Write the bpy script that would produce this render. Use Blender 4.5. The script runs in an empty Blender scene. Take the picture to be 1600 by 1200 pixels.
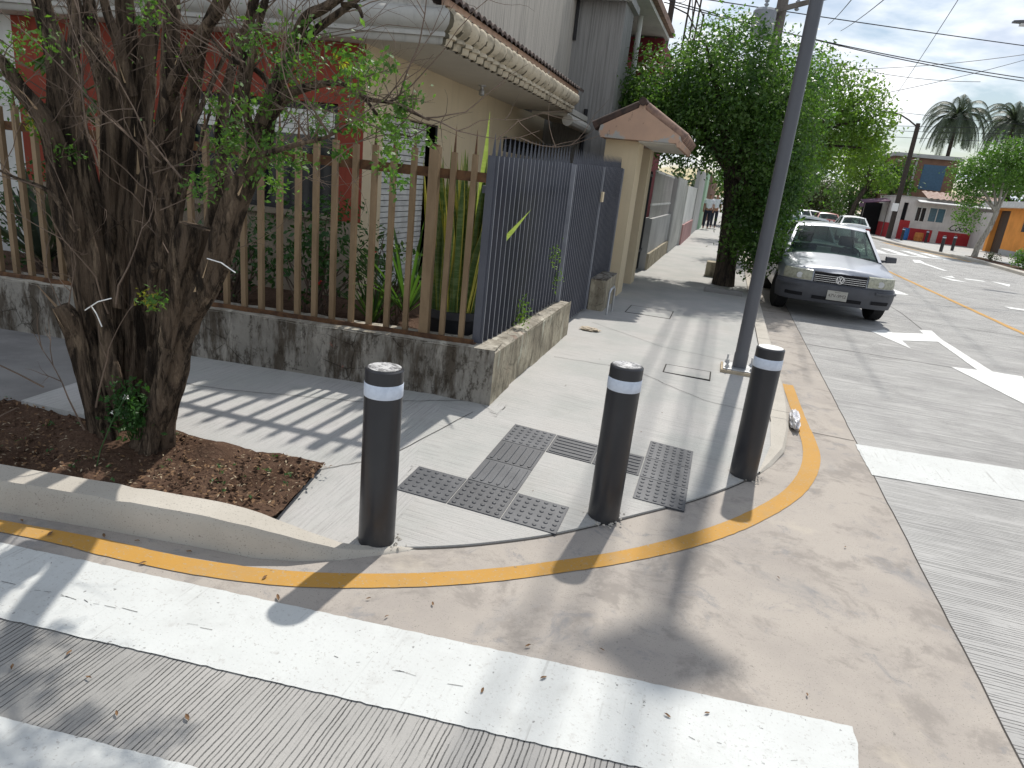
import bpy, bmesh, math, random
import numpy as np
from mathutils import Vector, Matrix, noise
R = math.radians
S = bpy.context.scene
C = S.collection
random.seed(11)

# ---------------------------------------------------------------- camera
cd = bpy.data.cameras.new('camera')
cam = bpy.data.objects.new('camera', cd); C.objects.link(cam)
cd.sensor_fit = 'HORIZONTAL'; cd.sensor_width = 36.0; cd.lens = 36.0 * 1050 / 1600
cd.clip_start = 0.05; cd.clip_end = 3000
_r = Vector((0.9487826, 0.29874651, 0.1027721)); _u = Vector((-0.1828786, 0.25408051, 0.94973602)); _f = Vector((-0.25761793, 0.91988783, -0.29570151))
cam.matrix_world = Matrix(((_r.x, _u.x, -_f.x, 0), (_r.y, _u.y, -_f.y, 0), (_r.z, _u.z, -_f.z, 1.706), (0, 0, 0, 1)))
S.camera = cam

# ---------------------------------------------------------------- world and sun
SUN_EL, SUN_AZ = 54.0, 4.2
W = bpy.data.worlds.new('World'); S.world = W; W.use_nodes = True
nt = W.node_tree; nt.nodes.clear()
def N(t, ty, **k):
    n = t.nodes.new(ty)
    for a, b in k.items(): setattr(n, a, b)
    return n
out = N(nt, 'ShaderNodeOutputWorld'); bg = N(nt, 'ShaderNodeBackground'); bg.inputs['Strength'].default_value = 0.092
sky = N(nt, 'ShaderNodeTexSky', sky_type='NISHITA', sun_disc=False)
sky.sun_elevation = R(SUN_EL); sky.sun_rotation = R(SUN_AZ); sky.air_density = 1.2; sky.dust_density = 1.0; sky.ozone_density = 1.5
tc = N(nt, 'ShaderNodeTexCoord'); sep = N(nt, 'ShaderNodeSeparateXYZ'); nt.links.new(tc.outputs['Generated'], sep.inputs[0])
ad = N(nt, 'ShaderNodeMath', operation='ADD'); ad.inputs[1].default_value = 0.22; nt.links.new(sep.outputs['Z'], ad.inputs[0])
mx = N(nt, 'ShaderNodeMath', operation='MAXIMUM'); mx.inputs[1].default_value = 0.05; nt.links.new(ad.outputs[0], mx.inputs[0])
dv = N(nt, 'ShaderNodeVectorMath', operation='DIVIDE'); cmb = N(nt, 'ShaderNodeCombineXYZ')
for i in range(3): nt.links.new(mx.outputs[0], cmb.inputs[i])
nt.links.new(tc.outputs['Generated'], dv.inputs[0]); nt.links.new(cmb.outputs[0], dv.inputs[1])
cn = N(nt, 'ShaderNodeTexNoise'); cn.inputs['Scale'].default_value = 1.9; cn.inputs['Detail'].default_value = 7; cn.inputs['Roughness'].default_value = 0.52; cn.inputs['Distortion'].default_value = 0.35
nt.links.new(dv.outputs[0], cn.inputs['Vector'])
cr = N(nt, 'ShaderNodeValToRGB'); cr.color_ramp.elements[0].position = 0.40; cr.color_ramp.elements[1].position = 0.58
nt.links.new(cn.outputs['Fac'], cr.inputs[0])
cn2 = N(nt, 'ShaderNodeTexNoise'); cn2.inputs['Scale'].default_value = 3.1; cn2.inputs['Detail'].default_value = 5
nt.links.new(dv.outputs[0], cn2.inputs['Vector'])
cc = N(nt, 'ShaderNodeMixRGB'); cc.inputs[1].default_value = (7.2, 8.1, 9.6, 1); cc.inputs[2].default_value = (13.0, 13.2, 13.5, 1)
cr2 = N(nt, 'ShaderNodeValToRGB'); cr2.color_ramp.elements[0].position = 0.36; cr2.color_ramp.elements[1].position = 0.56
nt.links.new(cn2.outputs['Fac'], cr2.inputs[0]); nt.links.new(cr2.outputs[0], cc.inputs[0])
mixc = N(nt, 'ShaderNodeMixRGB'); nt.links.new(cr.outputs[0], mixc.inputs[0]); nt.links.new(sky.outputs[0], mixc.inputs[1]); nt.links.new(cc.outputs[0], mixc.inputs[2])
nt.links.new(mixc.outputs[0], bg.inputs[0]); nt.links.new(bg.outputs[0], out.inputs[0])
sl = bpy.data.lights.new('sun', 'SUN'); sl.energy = 4.2; sl.angle = R(1.0); sl.color = (1.0, 0.955, 0.89)
sun = bpy.data.objects.new('sun', sl); C.objects.link(sun); sun.rotation_euler = (R(-(90 - SUN_EL)), 0, R(-SUN_AZ)); sun.location = (0, 8, 20)
S.view_settings.view_transform = 'Standard'; S.view_settings.look = 'None'; S.view_settings.exposure = 0.12; S.view_settings.gamma = 1
S.view_settings.use_curve_mapping = False

# ---------------------------------------------------------------- materials
def col(c): return (c[0], c[1], c[2], 1)
class M:
    """small builder for procedural materials (object coordinates)"""
    def __init__(s, name, rough=.8, spec=.3, metal=0.0):
        s.m = bpy.data.materials.new(name); s.m.use_nodes = True; s.t = s.m.node_tree
        s.b = s.t.nodes['Principled BSDF']; s.b.inputs['Roughness'].default_value = rough
        s.b.inputs['Specular IOR Level'].default_value = spec; s.b.inputs['Metallic'].default_value = metal
        s.g = N(s.t, 'ShaderNodeNewGeometry'); s.oc = N(s.t, 'ShaderNodeTexCoord'); s.c = None; s.nrm = None
    def L(s, a, b): s.t.links.new(a, b)
    def vec(s, st=(1, 1, 1), rot=(0, 0, 0)):
        mp = N(s.t, 'ShaderNodeMapping'); mp.inputs['Scale'].default_value = st; mp.inputs['Rotation'].default_value = rot
        s.L(s.oc.outputs['Object'], mp.inputs[0]); return mp.outputs[0]
    def noise(s, scale, detail=5, st=(1, 1, 1), rough=.6, rot=(0, 0, 0), dist=0):
        n = N(s.t, 'ShaderNodeTexNoise'); n.inputs['Scale'].default_value = scale; n.inputs['Detail'].default_value = detail
        n.inputs['Roughness'].default_value = rough; n.inputs['Distortion'].default_value = dist
        s.L(s.vec(st, rot), n.inputs['Vector']); return n.outputs['Fac']
    def ramp(s, fac, a, b, va=0., vb=1.):
        r = N(s.t, 'ShaderNodeMapRange'); r.interpolation_type = 'SMOOTHSTEP'
        for k, v in zip(('From Min', 'From Max', 'To Min', 'To Max'), (a, b, va, vb)): r.inputs[k].default_value = v
        s.L(fac, r.inputs['Value']); return r.outputs[0]
    def mul(s, a, b, op='MULTIPLY'):
        n = N(s.t, 'ShaderNodeMath', operation=op)
        for i, x in enumerate((a, b)):
            if isinstance(x, (int, float)): n.inputs[i].default_value = x
            else: s.L(x, n.inputs[i])
        return n.outputs[0]
    def base(s, c): s.c = c; return s
    def mix(s, fac, c2, mode='MIX'):
        n = N(s.t, 'ShaderNodeMixRGB', blend_type=mode)
        if isinstance(fac, (int, float)): n.inputs[0].default_value = fac
        else: s.L(fac, n.inputs[0])
        if isinstance(s.c, tuple): n.inputs[1].default_value = col(s.c)
        else: s.L(s.c, n.inputs[1])
        n.inputs[2].default_value = col(c2); s.c = n.outputs[0]; return s
    def bump(s, h, strength=.3, dist=.01):
        b = N(s.t, 'ShaderNodeBump'); b.inputs['Strength'].default_value = strength; b.inputs['Distance'].default_value = dist
        s.L(h, b.inputs['Height'])
        if s.nrm is not None: s.L(s.nrm, b.inputs['Normal'])
        s.nrm = b.outputs[0]; return s
    def done(s):
        if isinstance(s.c, tuple): s.b.inputs['Base Color'].default_value = col(s.c)
        else: s.L(s.c, s.b.inputs['Base Color'])
        if s.nrm is not None: s.L(s.nrm, s.b.inputs['Normal'])
        return s.m
def plain(name, c, rough=.6, spec=.3, metal=0., c2=None, scale=8, bump=0.0, bscale=60, st=(1, 1, 1)):
    m = M(name, rough, spec, metal).base(c)
    m.mix(m.ramp(m.noise(scale, st=st), .35, .7), c2 if c2 else tuple(x * .78 for x in c))
    if bump: m.bump(m.noise(bscale, 4), bump, .005)
    return m.done()

def concrete(name, c1, c2, c3, stain=.5, speck=.5, brush=None, rough=.88, mott=0):
    m = M(name, rough, .2).base(c1)
    m.mix(m.ramp(m.noise(1.7, 6), .38, .68), c2)
    m.mix(m.mul(m.ramp(m.noise(.9, 8, rough=.7, dist=.6), .52, .72), stain), c3)
    m.mix(m.mul(m.ramp(m.noise(140, 2), .60, .72), speck), tuple(x * .45 for x in c1))
    m.mix(m.mul(m.ramp(m.noise(45, 3), .66, .74), speck), tuple(x * .5 for x in c1))
    if mott:
        m.mix(m.mul(m.ramp(m.noise(2.6, 10, rough=.72, dist=.4), .50, .62), mott), tuple(x * .74 for x in c2)); m.mix(m.mul(m.ramp(m.noise(4.2, 10, rough=.75, dist=.8), .54, .66), mott * .8), (.20, .20, .205)); m.mix(m.mul(m.ramp(m.noise(1.5, 9, rough=.7), .56, .68), mott * .6), (.47, .42, .345))
        m.mix(m.mul(m.ramp(m.noise(24, 8, st=(.3, 1, 1), rough=.75), .60, .68), .4), (.16, .15, .14))
    if brush:
        f = m.noise(1.0, 3, st=brush, rough=.7)
        m.mix(m.mul(m.mul(m.ramp(f, .46, .66), m.ramp(m.noise(.8, 5), .35, .65, .35, 1)), .40), tuple(x * .52 for x in c1)); m.bump(f, .8, .006)
    m.bump(m.noise(90, 4), .25, .004)
    return m.done()

def grooved(name, axis, c1, c2, paint=None, per=.019):
    """concrete raked with irregular parallel grooves; axis 0: grooves repeat along x, 1: along y"""
    m = M(name, .9, .2).base(c1)
    m.mix(m.ramp(m.noise(1.3, 6), .4, .7), c2)
    m.mix(m.mul(m.ramp(m.noise(60, 3), .58, .72), .35), tuple(x * .6 for x in c1))
    sp = N(m.t, 'ShaderNodeSeparateXYZ'); m.L(m.oc.outputs['Object'], sp.inputs[0])
    w = m.mul(m.mul(sp.outputs[axis], 1 / per), m.mul(m.noise(2.2, 3), 1.4), 'ADD')
    w = m.mul(w, m.mul(m.noise(30, 2), .22), 'ADD')
    v = N(m.t, 'ShaderNodeTexVoronoi', voronoi_dimensions='1D', feature='DISTANCE_TO_EDGE'); v.inputs['Scale'].default_value = 1; v.inputs['Randomness'].default_value = .85
    m.L(w, v.inputs['W'])
    line = m.ramp(v.outputs['Distance'], .01, .14, 1, 0)
    st = (1, 26, 1) if axis == 1 else (26, 1, 1)
    msk = m.mul(m.ramp(m.noise(1.6, 5, st=st), .34, .58), m.ramp(m.noise(9, 4, st=(1, .25, 1) if axis == 0 else (.25, 1, 1)), .34, .5))
    ln = m.mul(line, msk)
    if paint is None:
        m.mix(m.mul(m.ramp(m.noise(.55, 6, rough=.7), .50, .66), .45), tuple(x * .62 for x in c1)); m.mix(m.mul(ln, m.ramp(m.noise(1.1, 5), .3, .7, .35, .85)), tuple(x * .28 for x in c1)); m.bump(m.mul(ln, -1), 1, .009)
    m.bump(m.noise(70, 4), .35, .005)
    return m.done()

def paintmat(name, c, under, wear=.55, groove=True):
    m = M(name, .75, .25).base(c)
    m.mix(m.mul(m.ramp(m.noise(3.2, 8, rough=.7), .46, .66), .28 * wear), tuple(x * .78 for x in under))
    m.mix(m.ramp(m.noise(2.0, 6), .35, .7), tuple(x * .93 for x in c))
    m.mix(m.mul(m.ramp(m.noise(5, 9, rough=.72), .58, .70), .30), under)
    m.mix(m.mul(m.ramp(m.noise(75, 4, rough=.7), .585, .67), wear), under); m.mix(m.mul(m.ramp(m.noise(38, 3, rough=.6), .68, .72), .7), tuple(x * .3 for x in under))
    m.mix(m.mul(m.ramp(m.noise(1.1, 6, rough=.65, dist=.8), .54, .70), .22), tuple(x * .6 for x in under))
    if groove:
        g = m.noise(1, 3, st=(42, 1.2, 1), rough=.65); m.mix(m.mul(m.mul(m.ramp(g, .56, .70), m.ramp(m.noise(2.4, 5), .46, .60)), .55), tuple(x * .75 for x in under))
    m.mix(m.mul(m.ramp(m.noise(14, 8, rough=.75), .58, .68), wear * .6), under)
    if groove: m.bump(m.noise(1, 3, st=(45, 2, 1)), .35, .004)
    m.bump(m.noise(80, 4), .3, .004)
    return m.done()

MAT = {}
MAT['sidewalk'] = concrete('sidewalk_concrete', (.43, .42, .40), (.37, .375, .355), (.36, .335, .30), .35, .45, (3.0, 75, 1))
MAT['sidewalk_ramp'] = concrete('sidewalk_ramp_concrete', (.43, .42, .405), (.37, .375, .355), (.36, .335, .30), .3, .45, (75, 3.0, 1))
MAT['oldwalk'] = concrete('old_sidewalk_concrete', (.23, .225, .215), (.17, .165, .16), (.30, .29, .28), .6, .5)
MAT['kerb'] = concrete('kerb_concrete', (.47, .44, .385), (.40, .37, .32), (.33, .30, .26), .35, .9)
MAT['apron'] = concrete('gutter_concrete', (.375, .34, .30), (.32, .29, .26), (.225, .222, .22), .95, .8, mott=.75)
MAT['road'] = grooved('raked_road_concrete', 1, (.40, .395, .38), (.335, .33, .32))
MAT['crossroad'] = grooved('raked_cross_street_concrete', 0, (.36, .35, .33), (.29, .285, .27), per=.018)
MAT['white_paint'] = paintmat('white_road_paint', (.55, .565, .55), (.37, .36, .34), .8)
MAT['white_paint2'] = paintmat('white_arrow_paint', (.70, .71, .69), (.42, .41, .39), .5, False)
MAT['yellow_paint'] = paintmat('yellow_kerb_paint', (.45, .245, .052), (.34, .285, .20), 1.0, False)
MAT['joint'] = plain('dark_joint', (.06, .055, .05), .95)
MAT['ground'] = plain('far_ground', (.26, .24, .21), .95, scale=.3)
def soilm():
    m = M('bare_soil', .97, .1).base((.098, .060, .041)); m.mix(m.ramp(m.noise(5, 6), .42, .68), (.065, .038, .025))
    m.mix(m.mul(m.ramp(m.noise(55, 4), .56, .68), .7), (.17, .115, .075)); m.bump(m.noise(28, 6), 1, .03); return m.done()
MAT['soil'] = soilm()
def wallmat(name, c, dark, brick, kd, kb):
    m = M(name, .95, .1).base(c)
    m.mix(m.ramp(m.noise(3.5, 7), .40, .62), tuple(x * .72 for x in c))
    m.mix(m.mul(m.ramp(m.noise(5, 8, st=(1.7, 1.7, .35), rough=.68), .44, .60), kd), dark)
    m.mix(m.mul(m.ramp(m.noise(16, 7, st=(1, 1, .5), rough=.75), .50, .62), kd * .85), tuple(x * .6 for x in dark))
    v = N(m.t, 'ShaderNodeTexVoronoi', feature='DISTANCE_TO_EDGE'); v.inputs['Scale'].default_value = 5.5; m.L(m.vec((1, 1, 1)), v.inputs['Vector'])
    crk = m.mul(m.ramp(v.outputs['Distance'], 0., .03, 1, 0), m.ramp(m.noise(2.3, 4), .5, .6)); m.mix(m.mul(crk, .8 * kd), tuple(x * .3 for x in dark))
    pk = m.ramp(m.noise(2.1, 6, rough=.7), .62, .66); m.mix(m.mul(m.ramp(m.noise(4.5, 6, st=(1.5, 1.5, .25), rough=.65), .58, .66), .5), tuple(min(.6, x * 1.55) for x in c)); m.mix(m.mul(pk, kb), brick)
    m.bump(m.noise(22, 8, rough=.7), .6, .012); m.bump(pk, .5 * kb, -.02)
    return m.done()
MAT['wall_front'] = wallmat('mouldy_plaster', (.31, .29, .255), (.075, .060, .045), (.30, .135, .10), .9, .95)
MAT['wall_side'] = wallmat('stained_cream_plaster', (.46, .41, .31), (.16, .135, .10), (.40, .30, .22), .55, .2)
MAT['wall_cap'] = wallmat('dirty_wall_cap', (.40, .37, .31), (.16, .14, .11), (.36, .17, .13), .6, .2)
def render_wall(name, c, streak=.35, k=.8):
    m = M(name, .92, .15).base(c)
    m.mix(m.ramp(m.noise(1.2, 5), .35, .7), tuple(x * k for x in c))
    m.mix(m.mul(m.ramp(m.noise(6, 6, st=(1.6, 1.6, .12), rough=.65), .50, .72), streak), tuple(x * .38 for x in c))
    m.bump(m.noise(60, 4), .25, .005)
    return m.done()
MAT['cream'] = render_wall('cream_render', (.63, .525, .36), .15, .92)
MAT['red_wall'] = render_wall('faded_red_paint', (.27, .062, .04), .35)
MAT['lower_wall'] = render_wall('grimy_base_render', (.30, .25, .19), .6)
MAT['soffit'] = render_wall('pale_soffit', (.62, .59, .52), .12, .93)
MAT['eave'] = render_wall('weathered_eave', (.46, .45, .42), .5)
def corn():
    m = M('mossy_cornice', .9, .15).base((.56, .49, .37))
    m.mix(m.mul(m.ramp(m.noise(5, 5), .48, .66), .6), (.17, .15, .11)); m.mix(m.mul(m.ramp(m.noise(40, 4), .58, .70), .35), (.14, .12, .09)); m.bump(m.noise(70, 4), .25, .004)
    return m.done()
MAT['cornice'] = corn()
def peachm():
    m = M('peach_paint', .92, .15).base((.54, .36, .26)); m.mix(m.ramp(m.noise(2, 5), .4, .7), (.47, .32, .24)); m.mix(m.ramp(m.noise(2.6, 6, rough=.6), .60, .64), (.40, .39, .37))
    m.mix(m.mul(m.ramp(m.noise(9, 7, st=(1, 1, .6), rough=.7), .60, .68), .8), (.12, .09, .07)); m.bump(m.noise(50, 4), .2, .004); return m.done()
MAT['peach'] = peachm()
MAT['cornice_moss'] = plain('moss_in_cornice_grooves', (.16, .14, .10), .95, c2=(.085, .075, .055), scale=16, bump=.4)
def ribbed(name, c):
    m = M(name, .93, .15).base(c)
    f = m.noise(1.0, 4, st=(26, 26, .8), rough=.6); m.mix(m.mul(m.ramp(f, .45, .66), .55), tuple(x * .5 for x in c))
    m.mix(m.mul(m.ramp(m.noise(3, 6, st=(1.5, 1.5, .15)), .52, .74), .35), tuple(x * .45 for x in c)); m.bump(f, .9, .02)
    return m.done()
MAT['ribbed'] = ribbed('combed_grey_render', (.50, .465, .41)); MAT['ribbed2'] = ribbed('combed_dark_grey_render', (.30, .295, .285))
MAT['maroon'] = render_wall('maroon_paint', (.17, .035, .04), .15)
MAT['white_wall'] = render_wall('white_render', (.66, .66, .63), .22)
MAT['grey_wall'] = render_wall('grey_render', (.42, .42, .41), .3)
MAT['green_wall'] = render_wall('pale_green_paint', (.38, .55, .39), .2)
MAT['pink_wall'] = render_wall('dull_pink_paint', (.42, .25, .24), .3)
MAT['orange_wall'] = render_wall('orange_paint', (.72, .30, .075), .15)
MAT['brick_wall'] = render_wall('brick_brown', (.21, .12, .085), .4)
MAT['store_white'] = render_wall('store_white_paint', (.62, .58, .54), .25)
MAT['store_red'] = render_wall('store_red_paint', (.42, .045, .05), .15)
MAT['blue_panel'] = plain('blue_panel', (.06, .12, .19), .5)
MAT['tile_dark'] = plain('dark_clay_tile', (.085, .055, .045), .8, c2=(.045, .035, .03), scale=12, bump=.4)
MAT['tile_clay'] = plain('old_clay_tile', (.34, .22, .165), .85, c2=(.18, .12, .10), scale=10, bump=.4)
MAT['shutter'] = plain('white_shutter', (.70, .70, .66), .5)
MAT['glass_dark'] = plain('dark_pane', (.018, .022, .026), .08, .5)
MAT['frame_dark'] = plain('dark_frame', (.03, .03, .032), .5)
MAT['iron'] = plain('black_iron', (.018, .018, .02), .55)
MAT['brown_paint'] = plain('brown_fence_paint', (.265, .185, .108), .55, c2=(.19, .128, .072), scale=9, st=(1, 1, .3), bump=.15)
MAT['rust'] = plain('rusty_iron', (.15, .078, .038), .85, c2=(.065, .035, .022), scale=14, bump=.3)
MAT['grey_paint'] = plain('blue_grey_fence_paint', (.095, .10, .122), .42, .5, c2=(.075, .08, .10), scale=3)
MAT['grey_post_and_lit_edge'] = plain('light_grey_post_and_lit_edge_paint', (.24, .25, .28), .45, .4)
def bolm():
    m = M('charcoal_enamel', .34, .5).base((.021, .022, .027)); m.mix(m.ramp(m.noise(5), .35, .7), (.017, .018, .022)); m.mix(m.mul(m.ramp(m.noise(26, 7, st=(1, 1, .6), rough=.75), .62, .70), .30), (.16, .15, .14))
    m.mix(m.mul(m.ramp(m.noise(3, 5, st=(1, 1, .4)), .5, .7), .12), (.20, .19, .17)); m.L(m.ramp(m.noise(7, 5), .3, .7, .28, .45), m.b.inputs['Roughness']); return m.done()
MAT['bollard'] = bolm()
MAT['band'] = plain('reflective_tape', (.60, .66, .76), .35, .5, c2=(.50, .56, .66), scale=30)
def capm(name, c, d):
    m = M(name, .5, .4, .2).base(c); m.mix(m.ramp(m.noise(55, 6, rough=.75), .5, .58), d); m.mix(m.mul(m.ramp(m.noise(18, 5), .5, .62), .8), tuple(x * .4 for x in d)); return m.done()
MAT['cap'] = capm('scuffed_steel_cap', (.50, .50, .50), (.14, .14, .15)); MAT['cap_white'] = plain('white_sticker', (.80, .80, .78), .5, c2=(.74, .74, .72), scale=20)
MAT['tactile'] = plain('black_rubber_tile', (.040, .044, .052), .46, .45, c2=(.028, .031, .038), scale=6, bump=.2, bscale=140)
MAT['tactile_dusty'] = plain('dusty_rubber_tile', (.072, .076, .084), .52, .4, c2=(.038, .042, .050), scale=5, bump=.2, bscale=140)
MAT['pole'] = plain('grey_pole_paint', (.085, .088, .10), .42, .5, c2=(.075, .078, .09), scale=2)
MAT['galv'] = plain('galvanised_steel', (.52, .53, .54), .4, .5, .6)
MAT['grout'] = plain('mortar_pad', (.44, .37, .27), .95, c2=(.34, .28, .2), bump=.4)
MAT['util_pole'] = plain('weathered_pole', (.20, .18, .16), .9, c2=(.13, .115, .10), scale=4, st=(1, 1, .1))
MAT['dark_pole'] = plain('dark_wood_pole', (.055, .045, .038), .9)
MAT['wire'] = plain('black_cable', (.025, .025, .03), .6)
MAT['grey_drum'] = plain('transformer_grey', (.30, .32, .35), .5)
MAT['porcelain'] = plain('insulator_grey', (.32, .34, .37), .3, .5)
def bark(name, c, d, l):
    m = M(name, .95, .1).base(c)
    f = m.noise(9, 8, st=(2.2, 2.2, .3), rough=.7, dist=.5)
    m.mix(m.ramp(f, .42, .60), d); m.mix(m.mul(m.ramp(m.noise(5, 8, st=(2.6, 2.6, .28), rough=.75), .53, .64), .8), l)
    m.bump(f, 1, .05); m.bump(m.noise(30, 6, st=(2.4, 2.4, .22), rough=.7), 1, .02); m.bump(m.noise(70, 6, st=(2, 2, .4)), .7, .008)
    return m.done()
MAT['bark'] = bark('shaggy_dark_bark', (.165, .122, .088), (.036, .028, .022), (.33, .25, .175))
MAT['bark_plain'] = bark('street_tree_bark', (.10, .08, .062), (.04, .034, .03), (.18, .15, .12))
MAT['bark_white'] = bark('limed_trunk', (.42, .39, .34), (.22, .20, .17), (.55, .52, .47))
MAT['twig'] = plain('dry_twig', (.17, .125, .095), .9, c2=(.09, .065, .05), scale=3)
MAT['cutwood'] = plain('pale_cut_wood', (.40, .30, .19), .9, c2=(.28, .19, .12), scale=20, st=(1, 1, .3))
def leaf(name, c, c2, scale=3, tr=.35, rough=.5):
    m = M(name, rough, .35).base(c); m.mix(m.ramp(m.noise(scale, 4), .35, .65), c2)
    m.mix(m.mul(m.ramp(m.noise(scale * 14, 1), .60, .66), .6), tuple(min(1, x * 1.7) for x in c2)); m.done()
    tl = N(m.t, 'ShaderNodeBsdfTranslucent'); ms = N(m.t, 'ShaderNodeMixShader'); ms.inputs[0].default_value = tr
    sc = N(m.t, 'ShaderNodeMixRGB', blend_type='MULTIPLY'); sc.inputs[0].default_value = 1; sc.inputs[2].default_value = (1.5, 1.7, .7, 1); m.L(m.c, sc.inputs[1]); m.L(sc.outputs[0], tl.inputs[0])
    o = m.t.nodes['Material Output']; m.L(m.b.outputs[0], ms.inputs[1]); m.L(tl.outputs[0], ms.inputs[2]); m.L(ms.outputs[0], o.inputs[0])
    return m.m
MAT['leaf_dark'] = leaf('dark_glossy_leaf', (.042, .095, .028), (.10, .175, .045), 2.0, .46, .42)
MAT['leaf_light'] = leaf('light_green_leaf', (.085, .16, .030), (.13, .20, .035), .8, .42)
MAT['leaf_mid'] = leaf('mid_green_leaf', (.050, .105, .030), (.08, .14, .035), .5, .35)
MAT['leaf_olive'] = leaf('olive_leaf', (.075, .09, .045), (.10, .115, .05), .4, .25)
MAT['leaf_far'] = leaf('far_leaf', (.06, .095, .055), (.09, .12, .06), .25, .25)
MAT['leaf_shrub'] = leaf('small_fresh_leaf', (.055, .125, .028), (.10, .185, .035), 5, .38)
MAT['leaf_weed'] = leaf('weed_leaf', (.030, .085, .022), (.05, .12, .03), 6, .3)
MAT['leaf_yellow'] = leaf('yellow_green_leaf', (.22, .25, .035), (.30, .27, .03), 6, .4)
MAT['leaf_palm'] = leaf('palm_leaf', (.050, .070, .050), (.075, .095, .06), 1, .2)
MAT['litter'] = plain('dead_leaf', (.20, .115, .055), .8, c2=(.09, .05, .03), scale=40)
MAT['litter_pale'] = plain('pale_debris', (.38, .31, .21), .85, c2=(.2, .15, .1), scale=40)
def sans():
    m = M('banded_leaf', .45, .4).base((.065, .135, .05))
    n = m.noise(1, 3, st=(8, 8, 45), rough=.7); m.mix(m.ramp(n, .47, .56), (.20, .27, .12)); return m.done()
_s = sans(); _t = _s.node_tree; _tl = N(_t, 'ShaderNodeBsdfTranslucent'); _tl.inputs[0].default_value = (.42, .55, .09, 1); _ms = N(_t, 'ShaderNodeMixShader'); _ms.inputs[0].default_value = .45
_t.links.new(_t.nodes['Principled BSDF'].outputs[0], _ms.inputs[1]); _t.links.new(_tl.outputs[0], _ms.inputs[2]); _t.links.new(_ms.outputs[0], _t.nodes['Material Output'].inputs[0]); MAT['sans'] = _s; MAT['sans_edge'] = plain('yellow_leaf_margin', (.50, .45, .07), .5)
MAT['pot'] = plain('charcoal_pot', (.042, .042, .046), .55)
MAT['clay'] = plain('terracotta', (.30, .13, .07), .85)
MAT['plastic'] = plain('clear_bag_film', (.72, .72, .74), .25, .5, scale=20)
MAT['paper'] = plain('crumpled_paper', (.55, .47, .36), .9)
MAT['red_flower'] = plain('red_petal', (.55, .03, .03), .5); MAT['white_flower'] = plain('white_petal', (.8, .8, .78), .6)
def carpaint(name, c, metal=.0, rough=.3):
    m = M(name, rough, .5, metal).base(c); m.mix(m.mul(m.ramp(m.noise(2, 4), .4, .7), .25), tuple(x * .85 for x in c)); m.b.inputs['Coat Weight'].default_value = .5; m.b.inputs['Coat Roughness'].default_value = .12
    return m.done()
MAT['silver'] = carpaint('silver_car_paint', (.30, .32, .36), .45, .36); MAT['white_car'] = carpaint('white_car_paint', (.72, .73, .74)); MAT['grey_car'] = carpaint('grey_car_paint', (.33, .34, .36), .3)
MAT['blue_car'] = carpaint('pale_blue_car_paint', (.42, .52, .62), .3); MAT['red_car'] = carpaint('dark_red_car_paint', (.28, .05, .04)); MAT['black_car'] = carpaint('black_car_paint', (.03, .03, .035))
MAT['bumper'] = plain('faded_black_bumper', (.075, .078, .088), .55, .35, c2=(.06, .062, .07), scale=4)
MAT['tyre'] = plain('tyre_rubber', (.025, .025, .026), .85, .2); MAT['rim'] = plain('wheel_cover_grey', (.30, .31, .32), .4, .5, .4)
MAT['chrome'] = plain('chrome_trim', (.70, .71, .73), .18, .6, .9)
MAT['hlens'] = plain('yellowed_lamp_lens', (.40, .40, .31), .18, .6, c2=(.24, .24, .19), scale=22)
MAT['tlens'] = plain('red_lamp_lens', (.20, .012, .014), .2, .5)
MAT['plate'] = plain('number_plate_face', (.42, .41, .37), .6); MAT['plate_ink'] = plain('plate_ink', (.10, .09, .085), .7)
def glass():
    m = M('car_glass', .03, .6).base((.02, .028, .028)).done(); t = m.node_tree; b = t.nodes['Principled BSDF']
    tr = N(t, 'ShaderNodeBsdfTransparent'); tr.inputs[0].default_value = (.62, .78, .70, 1); ms = N(t, 'ShaderNodeMixShader'); ms.inputs[0].default_value = .45
    t.links.new(b.outputs[0], ms.inputs[1]); t.links.new(tr.outputs[0], ms.inputs[2]); t.links.new(ms.outputs[0], t.nodes['Material Output'].inputs[0]); return m
MAT['car_glass'] = glass()
MAT['seat'] = plain('grey_upholstery', (.05, .05, .055), .9)
MAT['cabin'] = plain('cabin_trim', (.16, .16, .16), .9)
MAT['awning'] = plain('purple_awning', (.13, .065, .11), .8); MAT['void'] = plain('dark_interior', (.012, .012, .014), .9)
MAT['tin'] = plain('rusty_tin_roof', (.36, .27, .23), .8, c2=(.22, .12, .09), scale=4)
MAT['tin_white'] = plain('white_tin_canopy', (.62, .62, .60), .6)
MAT['wood_door'] = plain('dark_wood_door', (.075, .05, .035), .6, c2=(.04, .03, .025), scale=5, st=(6, 6, .5))
MAT['sky_window'] = plain('blue_reflecting_window', (.10, .20, .25), .1, .6)
MAT['blue'] = plain('blue_plastic', (.03, .14, .36), .45); MAT['orange'] = plain('orange_plastic', (.55, .20, .05), .5)
MAT['skin'] = plain('skin', (.33, .18, .12), .6); MAT['shirt'] = plain('white_shirt', (.70, .71, .76), .9); MAT['trousers'] = plain('navy_trousers', (.025, .028, .045), .9); MAT['hair'] = plain('dark_hair', (.02, .015, .012), .8)
MAT['ink'] = plain('black_sign_paint', (.02, .02, .022), .7)
MAT['solar'] = plain('solar_panel_face', (.02, .03, .06), .15, .6)
MAT['lens'] = plain('lamp_lens', (.6, .6, .58), .4)

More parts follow.
